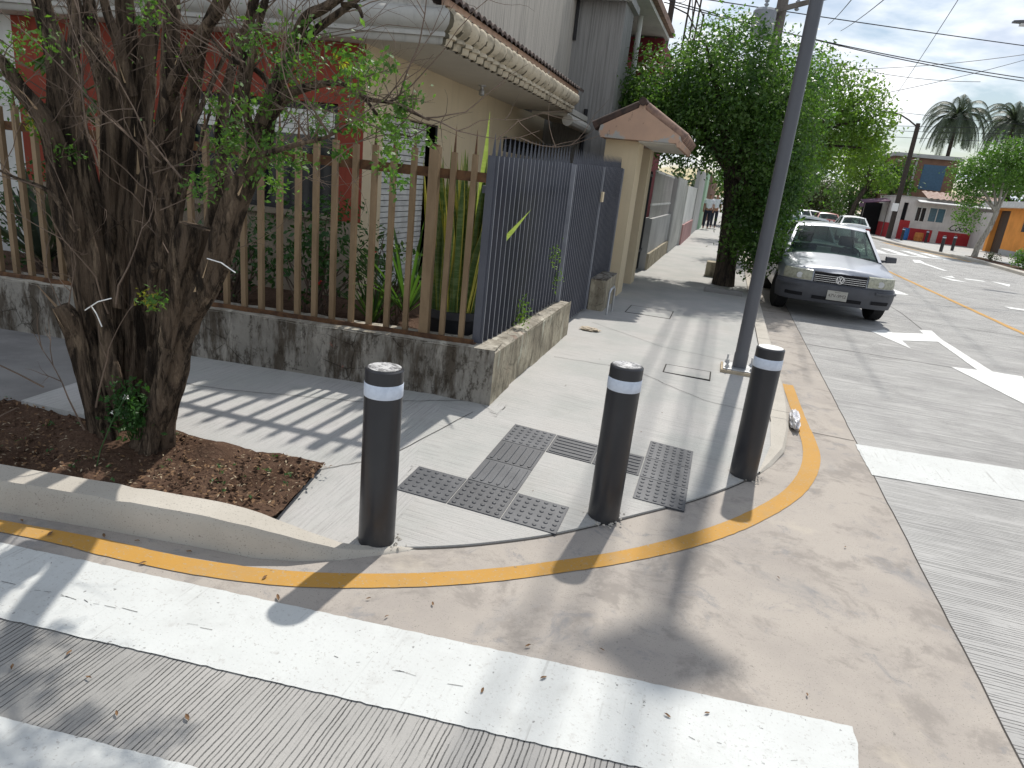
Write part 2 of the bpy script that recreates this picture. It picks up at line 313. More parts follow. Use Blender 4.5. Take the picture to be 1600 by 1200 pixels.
# ---------------------------------------------------------------- mesh helpers
class MB:
    def __init__(s): s.v = []; s.f = []; s.mi = []; s.cur = 0
    def add(s, vs, fs):
        o = len(s.v); s.v += [tuple(v) for v in vs]; s.f += [tuple(i + o for i in f) for f in fs]; s.mi += [s.cur] * len(fs); return s
    def box(s, x0, x1, y0, y1, z0, z1):
        return s.add([(x0, y0, z0), (x1, y0, z0), (x1, y1, z0), (x0, y1, z0), (x0, y0, z1), (x1, y0, z1), (x1, y1, z1), (x0, y1, z1)],
                     [(3, 2, 1, 0), (4, 5, 6, 7), (0, 1, 5, 4), (1, 2, 6, 5), (2, 3, 7, 6), (3, 0, 4, 7)])
    def obox(s, p, ex, ey, z0, z1):
        """box on a parallelogram: corner p, edge vectors ex, ey (2D)"""
        q = [(p[0], p[1]), (p[0] + ex[0], p[1] + ex[1]), (p[0] + ex[0] + ey[0], p[1] + ex[1] + ey[1]), (p[0] + ey[0], p[1] + ey[1])]
        if ex[0] * ey[1] - ex[1] * ey[0] < 0: q.reverse()
        return s.prism(q, z0, z1)
    def lbox(s, t0, t1, o0, o1, z0, z1):
        a = Lp(t0, o0, 0); b = Lp(t1, o0, 0); c = Lp(t0, o1, 0)
        return s.obox((a.x, a.y), (b.x - a.x, b.y - a.y), (c.x - a.x, c.y - a.y), z0, z1)
    def prism(s, poly, z0, z1):
        n = len(poly)
        return s.add([(p[0], p[1], z0) for p in poly] + [(p[0], p[1], z1) for p in poly],
                     [tuple(range(n - 1, -1, -1)), tuple(range(n, 2 * n))] + [(i, (i + 1) % n, n + (i + 1) % n, n + i) for i in range(n)])
    def sheet(s, poly, z): return s.add([(p[0], p[1], z) for p in poly], [tuple(range(len(poly)))])
    def hull(s, a, b):
        """two polygons of equal count joined and capped"""
        n = len(a); return s.add(list(a) + list(b), [tuple(range(n - 1, -1, -1)), tuple(range(n, 2 * n))] + [(i, (i + 1) % n, n + (i + 1) % n, n + i) for i in range(n)])
    def grid(s, rows, close=False):
        n = len(rows[0]); fs = []
        for i in range(len(rows) - 1):
            for j in range(n if close else n - 1): fs.append((i * n + j, i * n + (j + 1) % n, (i + 1) * n + (j + 1) % n, (i + 1) * n + j))
        return s.add([p for r in rows for p in r], fs)
    def tube(s, pts, rad, n=8, cap=True, bumpy=0, seed=0):
        pts = [Vector(p) for p in pts]; rows = []
        if isinstance(rad, (int, float)): rad = [rad] * len(pts)
        ref = None
        for i, p in enumerate(pts):
            d = (pts[min(i + 1, len(pts) - 1)] - pts[max(i - 1, 0)]).normalized()
            if ref is None: ref = d.orthogonal().normalized()
            a = (ref - d * ref.dot(d)); a = a.normalized() if a.length > 1e-5 else d.orthogonal().normalized(); ref = a; b = d.cross(a)
            row = []
            for k in range(n):
                an = 2 * math.pi * k / n; r = rad[i]
                if bumpy:
                    q = Vector((math.cos(an) * 1.7 + seed, math.sin(an) * 1.7, p.z * 1.3)); w_ = Vector((math.cos(an) * 3.2 + seed, math.sin(an) * 3.2, p.z * 1.1)); r *= 1 + bumpy * (noise.noise(q) + .6 * noise.noise(q * 2.7) + .5 * noise.noise(q * 6) + (.9 * (abs(noise.noise(w_)) - .2) if n > 16 else 0))
                row.append(p + (a * math.cos(an) + b * math.sin(an)) * r)
            rows.append(row)
        s.grid([[tuple(v) for v in r] for r in rows], True)
        if cap:
            s.add([tuple(v) for v in rows[0]], [tuple(range(n - 1, -1, -1))]); s.add([tuple(v) for v in rows[-1]], [tuple(range(n))])
        return s
    def lathe(s, prof, c=(0, 0, 0), n=24, axis='z', caps=True):
        rows = []
        for r, z in prof:
            row = []
            for k in range(n):
                a = 2 * math.pi * k / n; x, y = r * math.cos(a), r * math.sin(a)
                p = (x, y, z) if axis == 'z' else ((z, x, y) if axis == 'x' else (y, z, x))
                row.append((p[0] + c[0], p[1] + c[1], p[2] + c[2]))
            rows.append(row)
        s.grid(rows, True)
        if caps: s.add(rows[0], [tuple(range(n - 1, -1, -1))]); s.add(rows[-1], [tuple(range(n))])
        return s
    def build(s, name, mats, parent=None, loc=None, smooth=False, bevel=0, local=False):
        me = bpy.data.meshes.new(name)
        base = Vector((0, 0, 0))
        if not local:
            if parent is not None:
                q = parent
                while q is not None: base += q.location; q = q.parent
            if loc is not None and parent is None: base = Vector(loc)
        if not isinstance(mats, (list, tuple)): mats = [mats]
        me.from_pydata([(v[0] - base.x, v[1] - base.y, v[2] - base.z) for v in s.v], [], s.f)
        for m in mats: me.materials.append(MAT[m] if isinstance(m, str) else m)
        if len(mats) > 1: me.polygons.foreach_set('material_index', s.mi)
        if smooth: me.polygons.foreach_set('use_smooth', [True] * len(me.polygons)); 
        me.update()
        o = bpy.data.objects.new(name, me); C.objects.link(o)
        if parent is not None: o.parent = parent
        elif not local: o.location = base
        elif loc is not None: o.location = loc
        if bevel:
            b = o.modifiers.new('bevel', 'BEVEL'); b.width = bevel; b.segments = 2; b.limit_method = 'ANGLE'
        return o
def autosmooth(o, ang=35):
    me = o.data; bm = bmesh.new(); bm.from_mesh(me)
    for e in bm.edges:
        if len(e.link_faces) == 2 and e.calc_face_angle(0) > R(ang): e.smooth = False
    for f in bm.faces: f.smooth = True
    bm.to_mesh(me); bm.free(); return o
def recalc(o):
    bm = bmesh.new(); bm.from_mesh(o.data); bmesh.ops.remove_doubles(bm, verts=bm.verts, dist=1e-5); bmesh.ops.recalc_face_normals(bm, faces=bm.faces); bm.to_mesh(o.data); bm.free(); return o
def thing(name, label, cat, loc=(0, 0, 0), rotz=0, group=None):
    o = bpy.data.objects.new(name, None); C.objects.link(o); o.empty_display_size = .2
    o.location = loc; o.rotation_euler = (0, 0, rotz); return tag(o, label, cat, group)
def tag(o, label, cat, group=None):
    o['label'] = label; o['category'] = cat
    if group: o['group'] = group
    return o
def struct(o, label=None, cat=None):
    o['kind'] = 'structure'
    if label: o['label'] = label
    if cat: o['category'] = cat
    return o
def dup(root, loc, rotz=None, label=None, group=None):
    r = root.copy(); C.objects.link(r); r.location = loc
    if rotz is not None: r.rotation_euler = (0, 0, rotz)
    if label: r['label'] = label
    if group: r['group'] = group
    for ch in list(root.children):
        c = ch.copy(); C.objects.link(c); c.parent = r
        for g in list(ch.children):
            d = g.copy(); C.objects.link(d); d.parent = c
    return r
# frame of the left-hand wall: t runs left along it, o goes back from its face
LA = Vector((-1.38, 4.39, 0)); LD = Vector((-0.9924, -0.1231, 0)); LN = Vector((-0.1231, 0.9924, 0))
def Lp(t, o, z): return LA + LD * t + LN * o + Vector((0, 0, z))

def leafmesh(name, mat, parent, pts, sizes, seed=0, up=.35, dirs=None, droop=0, width=.5, local_base=None):
    """many small folded leaves in one mesh"""
    rg = np.random.default_rng(seed); n = len(pts); P = np.asarray(pts, float); sz = np.asarray(sizes, float)[:, None]
    nr = rg.normal(size=(n, 3)); nr[:, 2] += up * 2
    if dirs is not None: nr += np.asarray(dirs) * 1.1
    nr /= np.linalg.norm(nr, axis=1)[:, None]
    t = rg.normal(size=(n, 3)); t[:, 2] -= droop * 2; t -= nr * (t * nr).sum(1)[:, None]; t /= np.linalg.norm(t, axis=1)[:, None]
    b = np.cross(nr, t)
    v = np.empty((n, 4, 3)); v[:, 0] = P - t * sz * .5; v[:, 2] = P + t * sz * .5
    v[:, 1] = P + b * sz * width * .5 + nr * sz * .10; v[:, 3] = P - b * sz * width * .5 + nr * sz * .10
    base = np.zeros(3)
    q = parent
    while q is not None: base += np.array(q.location); q = q.parent
    if local_base is not None: base = np.array(local_base)
    v = (v - base).reshape(-1, 3)
    me = bpy.data.meshes.new(name); me.vertices.add(4 * n); me.vertices.foreach_set('co', v.ravel())
    me.loops.add(4 * n); me.loops.foreach_set('vertex_index', np.arange(4 * n)); me.polygons.add(n); me.polygons.foreach_set('loop_start', np.arange(n) * 4); me.polygons.foreach_set('loop_total', np.full(n, 4))
    me.materials.append(MAT[mat]); me.update(calc_edges=True)
    o = bpy.data.objects.new(name, me); C.objects.link(o)
    if parent is not None: o.parent = parent
    return o
def crown_points(blobs, n, seed, cl=14, sig=.13, shell=.55):
    rg = np.random.default_rng(seed); B = np.array(blobs, float); w = (B[:, 3] * B[:, 4] + B[:, 4] * B[:, 5] + B[:, 3] * B[:, 5]); w /= w.sum()
    nc = max(1, n // cl); k = rg.choice(len(B), nc, p=w); d = rg.normal(size=(nc, 3)); d /= np.linalg.norm(d, axis=1)[:, None]
    rr = 1 - shell * rg.random(nc) ** 1.6 + rg.normal(size=nc) * .07
    c = B[k, :3] + d * rr[:, None] * B[k, 3:6]
    P = np.repeat(c, cl, 0); D = np.repeat(d, cl, 0); P = P + rg.normal(size=P.shape) * sig
    return P, D
def tree(name, label, loc, trunk, blobs, n, size, leafm, barkm='bark_plain', seed=1, group=None, sig=.13, droop=.1, shell=.55, limbs=5, cat='tree', cl=14):
    t = thing(name, label, cat, loc, 0, group); rg = random.Random(seed)
    m = MB(); m.tube([p[:3] for p in trunk], [p[3] for p in trunk], 10, True, .18, seed)
    top = Vector(trunk[-1][:3])
    for i in range(limbs):
        b = blobs[i % len(blobs)]; e = Vector((b[0] + rg.uniform(-.5, .5) * b[3], b[1] + rg.uniform(-.5, .5) * b[4], b[2] + rg.uniform(-.2, .5) * b[5]))
        mid = top.lerp(e, .5) + Vector((rg.uniform(-.1, .1), rg.uniform(-.1, .1), .15)); r = trunk[-1][3]
        m.tube([top - Vector((0, 0, .1)), top.lerp(mid, .5), mid, mid.lerp(e, .6), e], [r * .75, r * .6, r * .45, r * .28, r * .1], 6, False)
    m.build('trunk', barkm, t, smooth=True)
    P, D = crown_points(blobs, n, seed, cl, sig, shell); rn = np.random.default_rng(seed + 5)
    leafmesh('crown', leafm, t, P, size * rn.uniform(.6, 1.35, len(P)), seed, .3, D, droop)
    return t

# ---------------------------------------------------------------- ground, road, pavement
ARC = [(-1.36, 2.36), (-1.2, 2.5), (-1.03, 2.60), (-.84, 2.73), (-.58, 2.95), (-.35, 3.20), (-.15, 3.44), (.11, 3.76), (.36, 4.14), (.51, 4.42)]
_a = ARC; ARC = []
for _i in range(len(_a) - 1):
    _p = [_a[max(_i - 1, 0)], _a[_i], _a[_i + 1], _a[min(_i + 2, len(_a) - 1)]]
    for _s in range(4):
        _t = _s / 4; ARC.append(tuple(.5 * (2 * _p[1][c] + (_p[2][c] - _p[0][c]) * _t + (2 * _p[0][c] - 5 * _p[1][c] + 4 * _p[2][c] - _p[3][c]) * _t * _t + (3 * _p[1][c] - _p[0][c] - 3 * _p[2][c] + _p[3][c]) * _t ** 3) for c in (0, 1)))
ARC.append(_a[-1])
def dseg(x, y, a, b):
    ax, ay = a; bx, by = b; dx, dy = bx - ax, by - ay; t = max(0, min(1, ((x - ax) * dx + (y - ay) * dy) / (dx * dx + dy * dy))); return math.hypot(x - ax - t * dx, y - ay - t * dy)
def zwalk(x, y):
    d = min(dseg(x, y, ARC[i], ARC[i + 1]) for i in range(len(ARC) - 1)); q = min(1, d / 1.9); return .010 + .11 * q
def joint_y(x): return 1.895 + .118 * x
XJ = 1.28
struct(MB().sheet([(-400, -60), (400, -60), (400, 900), (-400, 900)], -.03).build('ground', 'ground'))
struct(MB().sheet([(XJ, joint_y(XJ)), (XJ, -20), (60, -20), (60, 3), (11.4, 9), (11.4, 30), (11.9, 38), (11.2, 42), (10.4, 48), (10.4, 140), (XJ, 140)], 0).build('road', 'road'))
struct(MB().sheet([(XJ, joint_y(XJ)), (-30, joint_y(-30)), (-30, -20), (XJ, -20)], 0).build('cross_street', 'crossroad'))
kl = [(-12, .58), (-6, 1.51), (-2.9, 1.98), (-2.43, 2.06), (-1.94, 2.135), (-1.68, 2.17), (-1.52, 2.225), (-1.36, 2.31), (-1.22, 2.42)]
apr = [(XJ, joint_y(XJ)), (XJ, 140), (.60, 140), (.60, 5.6), (.585, 4.9), (.505, 4.43)] + ARC[::-1][1:-1] + kl[::-1][1:] + [(-30, -2.2), (-30, joint_y(-30))]
struct(MB().sheet(apr, 0).build('gutter', 'apron'))
# thin expansion joints
m = MB()
def strip(m, pts, w, z):
    L = []; Rr = []
    for i, p in enumerate(pts):
        a = Vector(pts[max(i - 1, 0)]).to_2d(); b = Vector(pts[min(i + 1, len(pts) - 1)]).to_2d(); d = (b - a).normalized(); n = Vector((-d.y, d.x)) * w / 2
        zz = z(p[0], p[1]) if callable(z) else z
        L.append((p[0] + n.x, p[1] + n.y, zz)); Rr.append((p[0] - n.x, p[1] - n.y, zz))
    m.grid([L, Rr]); return m
rj = random.Random(4)
strip(m, [(XJ + rj.uniform(-.003, .003), y) for y in np.arange(1.9, 60, .13)], .0065, .002)
strip(m, [(x, joint_y(x) + rj.uniform(-.005, .005)) for x in np.arange(-6, XJ, .13)], .007, .002)
strip(m, [(p[0] + .006, p[1] - .006) for p in ARC[1:]], .008, .003)
for y in (5.55, 9.3, 14, 19, 25): strip(m, [(.80, y), (1.27, y - .02)], .008, .003)
for y in (9.35, 13.2, 17.6, 22): strip(m, [(XJ, y), (3.3, y + .05 + rj.uniform(-.1, .1)), (6, y - .1), (11.2, y + .1)], .013, .003)
strip(m, [(3.35, 12.3), (3.42, 14), (3.3, 18), (3.3, 24)], .012, .003)
for k in range(26):
    x = rj.uniform(-2.6, .7); l = rj.uniform(.01, .07); strip(m, [(x, joint_y(x) + rj.uniform(-.008, .004)), (x + l, joint_y(x + l) + rj.uniform(-.008, .004))], rj.uniform(.0008, .0022), .0062)
struct(m.build('expansion_joint', 'joint'))

# western pavement: triangulated outline cut to a fine grid and lifted into the corner ramp
def walk(name, poly, mat, step):
    bm = bmesh.new(); vs = [bm.verts.new((p[0], p[1], 0)) for p in poly]; f = bm.faces.new(vs); bmesh.ops.triangulate(bm, faces=[f])
    for k, rng in ((0, np.arange(-8, 1, step)), (1, np.arange(2.3, 8, step))):
        for c in rng:
            co = Vector((0, 0, 0)); co[k] = c; no = Vector((0, 0, 0)); no[k] = 1
            bmesh.ops.bisect_plane(bm, geom=bm.verts[:] + bm.edges[:] + bm.faces[:], plane_co=co, plane_no=no, dist=1e-6)
    for v in bm.verts: v.co.z = zwalk(v.co.x, v.co.y)
    be = [e for e in bm.edges if len(e.link_faces) == 1]
    r = bmesh.ops.extrude_edge_only(bm, edges=be)
    for g in r['geom']:
        if isinstance(g, bmesh.types.BMVert): g.co.z = -.08
    bmesh.ops.recalc_face_normals(bm, faces=bm.faces)
    me = bpy.data.meshes.new(name); bm.to_mesh(me); bm.free(); me.materials.append(MAT[mat]); o = bpy.data.objects.new(name, me); C.objects.link(o); return struct(o)
XS = -1.27
walk('pavement', [(XS, 2.44)] + [p for p in ARC if p[0] > XS + .01] + [(.605, 4.9), (.63, 5.6), (.63, 120), (-1.75, 120), (-1.75, 4.5), (XS, 4.5)], 'sidewalk', .16)
walk('pavement', [(-1.76, 2.38), (-1.72, 2.36), (-1.36, 2.36), (XS, 2.44), (XS, 4.5), (-1.75, 4.5), (-3.93, 4.2), (-3.81, 2.80), (-3.24, 2.82), (-2.76, 2.87), (-1.88, 2.98)], 'sidewalk_ramp', .16)
struct(MB().prism([(-3.82, 2.80), (-3.94, 4.2), (-12, 3.3), (-12, 2.0), (-5.2, 2.68)], -.05, .095).build('old_pavement', 'oldwalk'))
# kerb along the tree pit, sinking to the ramp
kt = [.15, .15, .15, .15, .148, .135, .10, .045, .010]
rows = []
kl = kl + [(-1.06, 2.565)]; kt = kt[:-1] + [.020, .002]
for i in range(len(kl) - 1):
    for s in range(7 if i == len(kl) - 2 else 6):
        u = s / 6; x = kl[i][0] * (1 - u) + kl[i + 1][0] * u; y = kl[i][1] * (1 - u) + kl[i + 1][1] * u; z = kt[i] * (1 - u) + kt[i + 1] * u
        w = .165 if x < -1.8 else .165 - .14 * min(1, (x + 1.8) / .74)
        j = .004 * noise.noise(Vector((x * 9, y * 9, 0)))
        if abs(x + 2.36) < .02: z -= .006
        rows.append([(x, y, -.02), (x - .004, y + .006 + j, max(0, z - .028)), (x - .012, y + .022, z + j), (x - .03, y + w - .01, z + j), (x - .03, y + w, z - .015), (x - .03, y + w, -.02)])
o = struct(autosmooth(MB().grid(rows).build('kerb', 'kerb'), 50)); recalc(o)
rows = []
for y in [4.42, 4.5, 4.6, 4.75, 4.9, 5.1, 5.35, 5.6, 6.0, 6.4, 6.8] + list(np.arange(7.5, 121, 1.5)):
    xi = float(np.interp(y, [4.42, 4.9, 5.6], [.508, .603, .628])); xo = float(np.interp(y, [4.42, 4.6, 4.9, 5.3, 5.8], [.518, .60, .70, .755, .785])); xo = max(xo, xi + .012)
    z = zwalk(xi, y) + .003; ch = min(.02, (xo - xi) * .4)
    rows.append([(xi, y, -.02), (xi, y, z), (xo - ch, y, z), (xo, y, max(.003, z - ch * 1.1)), (xo + .004, y, -.02)])
recalc(struct(MB().grid(rows).build('kerb', 'kerb')))
m = MB()
for y in (5.55, 8.6, 11.6): strip(m, [(.632, y), (.765, y)], .008, .1262)
strip(m, [(.622, y) for y in np.arange(5.4, 30, .4)], .008, lambda x, y: zwalk(x, y) + .004)
for pts in ([(-1.3, 6.0), (-.6, 6.05), (.1, 5.6), (.6, 5.55)], [(-1.3, 7.9), (-.4, 7.2), (.6, 7.0)], [(-1.4, 4.5), (-2.1, 3.95), (-3.0, 3.6), (-3.8, 3.5)], [(-1.86, 2.98), (-1.62, 3.3), (-1.42, 4.3)]):
    fine = []
    for i in range(len(pts) - 1):
        for s in range(10): u = s / 10; fine.append((pts[i][0] * (1 - u) + pts[i + 1][0] * u + rj.uniform(-.006, .006), pts[i][1] * (1 - u) + pts[i + 1][1] * u + rj.uniform(-.008, .008)))
    strip(m, fine, .005, lambda x, y: zwalk(x, y) + .004)
struct(m.build('pavement_crack', 'joint'))

# painted markings
yo = [(-12, .45), (-5, 1.52), (-2.74, 1.86), (-2.26, 1.905), (-1.82, 1.96), (-1.43, 2.06), (-1.08, 2.22), (-.73, 2.43), (-.36, 2.72), (-.09, 2.96), (.2, 3.27), (.46, 3.63), (.7, 4.06), (.85, 4.45), (.95, 4.91), (.965, 5.33), (.945, 5.97), (.935, 6.98)]
yi = [(-12, .53), (-5, 1.60), (-2.84, 1.93), (-2.37, 2.0), (-1.91, 2.05), (-1.5, 2.15), (-1.13, 2.31), (-.76, 2.53), (-.39, 2.82), (-.12, 3.07), (.16, 3.39), (.41, 3.75), (.63, 4.16), (.77, 4.58), (.84, 5.0), (.855, 5.4), (.845, 5.97), (.83, 6.98)]
def smoothline(p, k=4):
    q = []
    for i in range(len(p) - 1):
        p0, p1, p2, p3 = p[max(i - 1, 0)], p[i], p[i + 1], p[min(i + 2, len(p) - 1)]
        for s in range(k):
            t = s / k; q.append(tuple(.5 * (2 * p1[c] + (p2[c] - p0[c]) * t + (2 * p0[c] - 5 * p1[c] + 4 * p2[c] - p3[c]) * t * t + (3 * p1[c] - p0[c] - 3 * p2[c] + p3[c]) * t ** 3) for c in (0, 1)))
    return q + [p[-1]]
a = smoothline(yo, 9); b = smoothline(yi, 9)
jit = lambda p, s, k: (p[0] + .0035 * noise.noise(Vector((p[0] * 23, p[1] * 21, s))), p[1] + .0035 * noise.noise(Vector((p[0] * 23, p[1] * 19, s + 3))), k)
struct(MB().grid([[jit(p, 1, .004) for p in a], [jit(p, 5, .004) for p in b]]).build('yellow_kerb_line', 'yellow_paint'))
def ragged(poly, z, amp=.009, step=.04):
    q = []
    for i, p in enumerate(poly):
        n = poly[(i + 1) % len(poly)]; L = math.hypot(n[0] - p[0], n[1] - p[1]); k = max(1, int(L / step))
        for s in range(k):
            u = s / k; x = p[0] + (n[0] - p[0]) * u; y = p[1] + (n[1] - p[1]) * u; w = amp if 0 < s else amp * .3
            q.append((x + w * noise.noise(Vector((x * 29, y * 27, 2))), y + w * noise.noise(Vector((x * 31, y * 29, 7)))))
    return q
def painted(poly, name='zebra_stripe', mat='white_paint', z=.0045, amp=.005, step=.02):
    m = MB(); m.sheet(ragged(poly, z, amp, step), z); o = m.build(name, mat)
    bm = bmesh.new(); bm.from_mesh(o.data); bmesh.ops.triangulate(bm, faces=bm.faces[:]); bm.to_mesh(o.data); bm.free(); return struct(o)
def zs(top, bot): painted([(-6, top - .118 * 6), (-6, bot - .118 * 6), (.70, bot + .118 * .7 + .01), (.745, top + .118 * .745 - .08), (.74, top + .118 * .74)])
zs(2.115, 1.715); zs(1.355, .955); zs(.59, .19)
painted([(1.27, 4.82), (1.26, 5.45), (2.46, 5.60), (9, 6.3), (9, 5.7), (2.21, 4.91)], 'stop_line')
arrow = [(2.4, 11.25), (2.66, 11.62), (2.74, 11.44), (3.26, 11.81), (3.27, 12.12), (3.49, 12.28), (3.43, 11.48), (3.47, 9.46), (3.79, 9.45), (3.30, 7.72), (2.98, 9.34), (3.29, 9.41), (3.31, 11.21), (2.74, 10.81), (2.73, 10.22)]
painted(arrow, 'turn_arrow', 'white_paint2', .005, .01, .1)
painted([(5.19, 7), (5.19, 30), (5.31, 30), (5.31, 7)], 'centre_line', 'yellow_paint', .005, .02, .3)
painted([(7.94, 33.2), (8.3, 33.4), (8.05, 31.6), (8.02, 28.3), (7.85, 28.3), (7.82, 31.4), (7.57, 31.2)], 'lane_arrow', 'white_paint2', .005, .01, .2)
m = MB()
for tri in ([(6.85, 25.2), (6.95, 23.9), (7.40, 23.95)], [(7.05, 25.1), (7.4, 25.2), (7.5, 26.0)], [(7.7, 25.2), (8.28, 25.2), (8.3, 25.6), (7.74, 25.6)], [(8.6, 25.8), (8.66, 24.4), (9.02, 25.4)]): m.sheet(tri[::1], .005)
recalc(struct(m.build('road_lettering', 'white_paint2')))
painted([(6.4, 17.6), (7.0, 17.6), (7.0, 17.9), (6.4, 17.95)], 'lane_dash', 'white_paint2', .005, .01, .2)
painted([(4.0, 17.4), (4.35, 17.6), (4.15, 18.8)], 'lane_mark', 'white_paint2', .005, .01, .2)
for x in (6.1, 7.1, 8.1, 9.1, 10.0): painted([(x, 36.0 + (x - 6) * .1), (x + .45, 36.0 + (x - 6) * .1), (x + .45, 41), (x, 41)], 'far_zebra_stripe', 'white_paint2', .005, .01, .5)
painted([(5.3, 34.2), (10.0, 36.6), (10.0, 37.1), (5.3, 34.8)], 'far_stop_line', 'white_paint2', .007, .01, .5)

# eastern pavement with its kerb
ek = [(60, 3.2), (11.6, 9), (11.5, 30), (11.75, 34), (11.95, 37.5), (11.6, 40.2), (11.2, 42), (10.7, 46), (10.5, 50), (10.5, 140)]
struct(MB().prism(ek + [(60, 140)], -.05, .13).build('pavement', 'sidewalk'))
rows = [[(p[0] - .16, p[1], -.02), (p[0] - .15, p[1], .11), (p[0] - .12, p[1], .135), (p[0] + .02, p[1], .136)] for p in ek[1:]]
recalc(struct(MB().grid(rows).build('kerb', 'kerb')))
struct(MB().grid([[(p[0] - .62, p[1], .004) for p in ek[4:9]], [(p[0] - .35, p[1], .004) for p in ek[4:9]]]).build('yellow_kerb_line', 'yellow_paint'))
struct(MB().prism([(11.75, 30), (12.15, 41), (12.9, 41), (12.6, 30)], .0, .142).build('verge_soil', 'soil'))

# tree pit soil, lumpy
def soilgrid():
    bm = bmesh.new(); poly = [(-10, 1.0), (-6, 1.66), (-2.95, 2.14), (-2.43, 2.22), (-1.94, 2.29), (-1.75, 2.33), (-1.74, 2.40), (-1.86, 3.0), (-2.76, 2.90), (-3.24, 2.85), (-3.80, 2.82), (-5.2, 2.70), (-10, 2.2)]
    f = bm.faces.new([bm.verts.new((p[0], p[1], 0)) for p in poly]); bmesh.ops.triangulate(bm, faces=[f])
    for k, rng in ((0, np.arange(-5, -1.7, .035)), (1, np.arange(1.6, 3.05, .035))):
        for c in rng:
            co = Vector((0, 0, 0)); co[k] = c; no = Vector((0, 0, 0)); no[k] = 1
            bmesh.ops.bisect_plane(bm, geom=bm.verts[:] + bm.edges[:] + bm.faces[:], plane_co=co, plane_no=no, dist=1e-6)
    for v in bm.verts:
        p = v.co; z = .088 + .030 * noise.noise(Vector((p.x * 3, p.y * 3, 0))) + .016 * noise.noise(Vector((p.x * 11, p.y * 11, 4))) + .010 * noise.noise(Vector((p.x * 31, p.y * 31, 4)))
        z += .075 * math.exp(-((p.x + 2.43) ** 2 + (p.y - 2.80) ** 2) / .008) + .04 * math.exp(-((p.x + 3.0) ** 2 + (p.y - 2.75) ** 2) / .10)
        v.co.z = z
    bmesh.ops.recalc_face_normals(bm, faces=bm.faces)
    me = bpy.data.meshes.new('soil_bed'); bm.to_mesh(me); bm.free(); me.materials.append(MAT['soil'])
    for p in me.polygons: p.use_smooth = True
    o = bpy.data.objects.new('soil_bed', me); C.objects.link(o); return struct(o)
soilgrid()
struct(MB().prism([(-1.7, 4.75), (-1.75, 12.3), (-9, 12.3), (-9, 3.8), (-1.72, 4.72)], -.02, .34).build('garden_soil', 'soil'))

# ---------------------------------------------------------------- bollards, tiles, lamp post, covers
BH = .845
def bollard(name, loc, label, capm='cap', H=BH, r=.0842, group='black bollards with a white reflective band at the near corner'):
    t = thing(name, label, 'bollard', loc, 0, group); z0 = loc[2]
    autosmooth(MB().lathe([(r * 1.0, -.05), (r, .01), (r, H - .006), (r - .006, H)], loc, 40).build('post', 'bollard', t))
    autosmooth(MB().lathe([(r + .0005, H - .124), (r + .0018, H - .122), (r + .0018, H - .064), (r + .0005, H - .062)], loc, 40, caps=False).build('reflective_band', 'band', t))
    MB().lathe([(.001, H + .001), (r * .86, H + .001), (r * .86, H + .0028), (.001, H + .0034)], loc, 40).build('cap', capm, t)
    return t
B = [(-1.285, 2.53), (-.337, 3.301), (.404, 4.312)]
bollard('bollard', (*B[0], .012), 'black bollard with scuffed grey cap nearest the kerb beside the tree pit')
bollard('bollard', (*B[1], .012), 'black bollard with scuffed grey cap standing between the two tactile paths')
bollard('bollard', (*B[2], .02), 'black bollard with white sticker on its cap in front of the lamp post', 'cap_white')
# rubble of broken mortar round the feet
m = MB(); rr = random.Random(8)
for bx, by in B:
    for k in range(46):
        a = rr.uniform(0, 6.28); d = .088 + abs(rr.gauss(0, .022)); s = rr.uniform(.003, .010); z = zwalk(bx, by); x, y = bx + math.cos(a) * d, by + math.sin(a) * d
        m.add([(x - s, y, z), (x + s * .4, y - s, z), (x + s, y + s * .5, z), (x - s * .2, y + s, z), (x, y, z + s * .9)], [(0, 1, 4), (1, 2, 4), (2, 3, 4), (3, 0, 4)])
o = m.build('mortar_crumbs', 'kerb'); o['kind'] = 'stuff'; o['label'] = 'crumbs of grey mortar round the bollard feet'
T0 = (-1.42, 2.98); TS = .30
def dome_tile(mm):
    mm.box(.003, TS - .003, .003, TS - .003, -.004, .006)
    for i in range(6):
        for j in range(6):
            cx, cy = .03 + i * .048, .03 + j * .048; rows = []
            for r, z in ((.0125, .0058), (.0115, .0088), (.008, .0108), (.001, .0112)): rows.append([(cx + r * math.cos(k * math.pi / 4), cy + r * math.sin(k * math.pi / 4), z) for k in range(8)])
            mm.grid(rows, True)
def bar_tile(mm, ax):
    mm.box(.003, TS - .003, .003, TS - .003, -.004, .006)
    for i in range(6):
        c = .03 + i * .048; w = .0115; a, b = .018, TS - .018
        prof = [(-w, .0058), (-w * .75, .0105), (w * .75, .0105), (w, .0058)]
        ends = [(a, .3), (a + .008, .8), (a + .016, 1), (b - .016, 1), (b - .008, .8), (b, .3)]
        rows = [[((c + p[0] * s, e, p[1]) if ax == 1 else (e, c + p[0] * s, p[1])) for p in prof] for e, s in ends]
        mm.grid(rows)
    return mm
tm = {}
for k in ('d', 'bx', 'by'):
    mm = MB(); dome_tile(mm) if k == 'd' else bar_tile(mm, 0 if k == 'bx' else 1)
    for mt in ('tactile', 'tactile_dusty'):
        o = mm.build('tactile_tile', mt, local=True); recalc(o); tm[k, mt] = o.data; bpy.data.objects.remove(o)
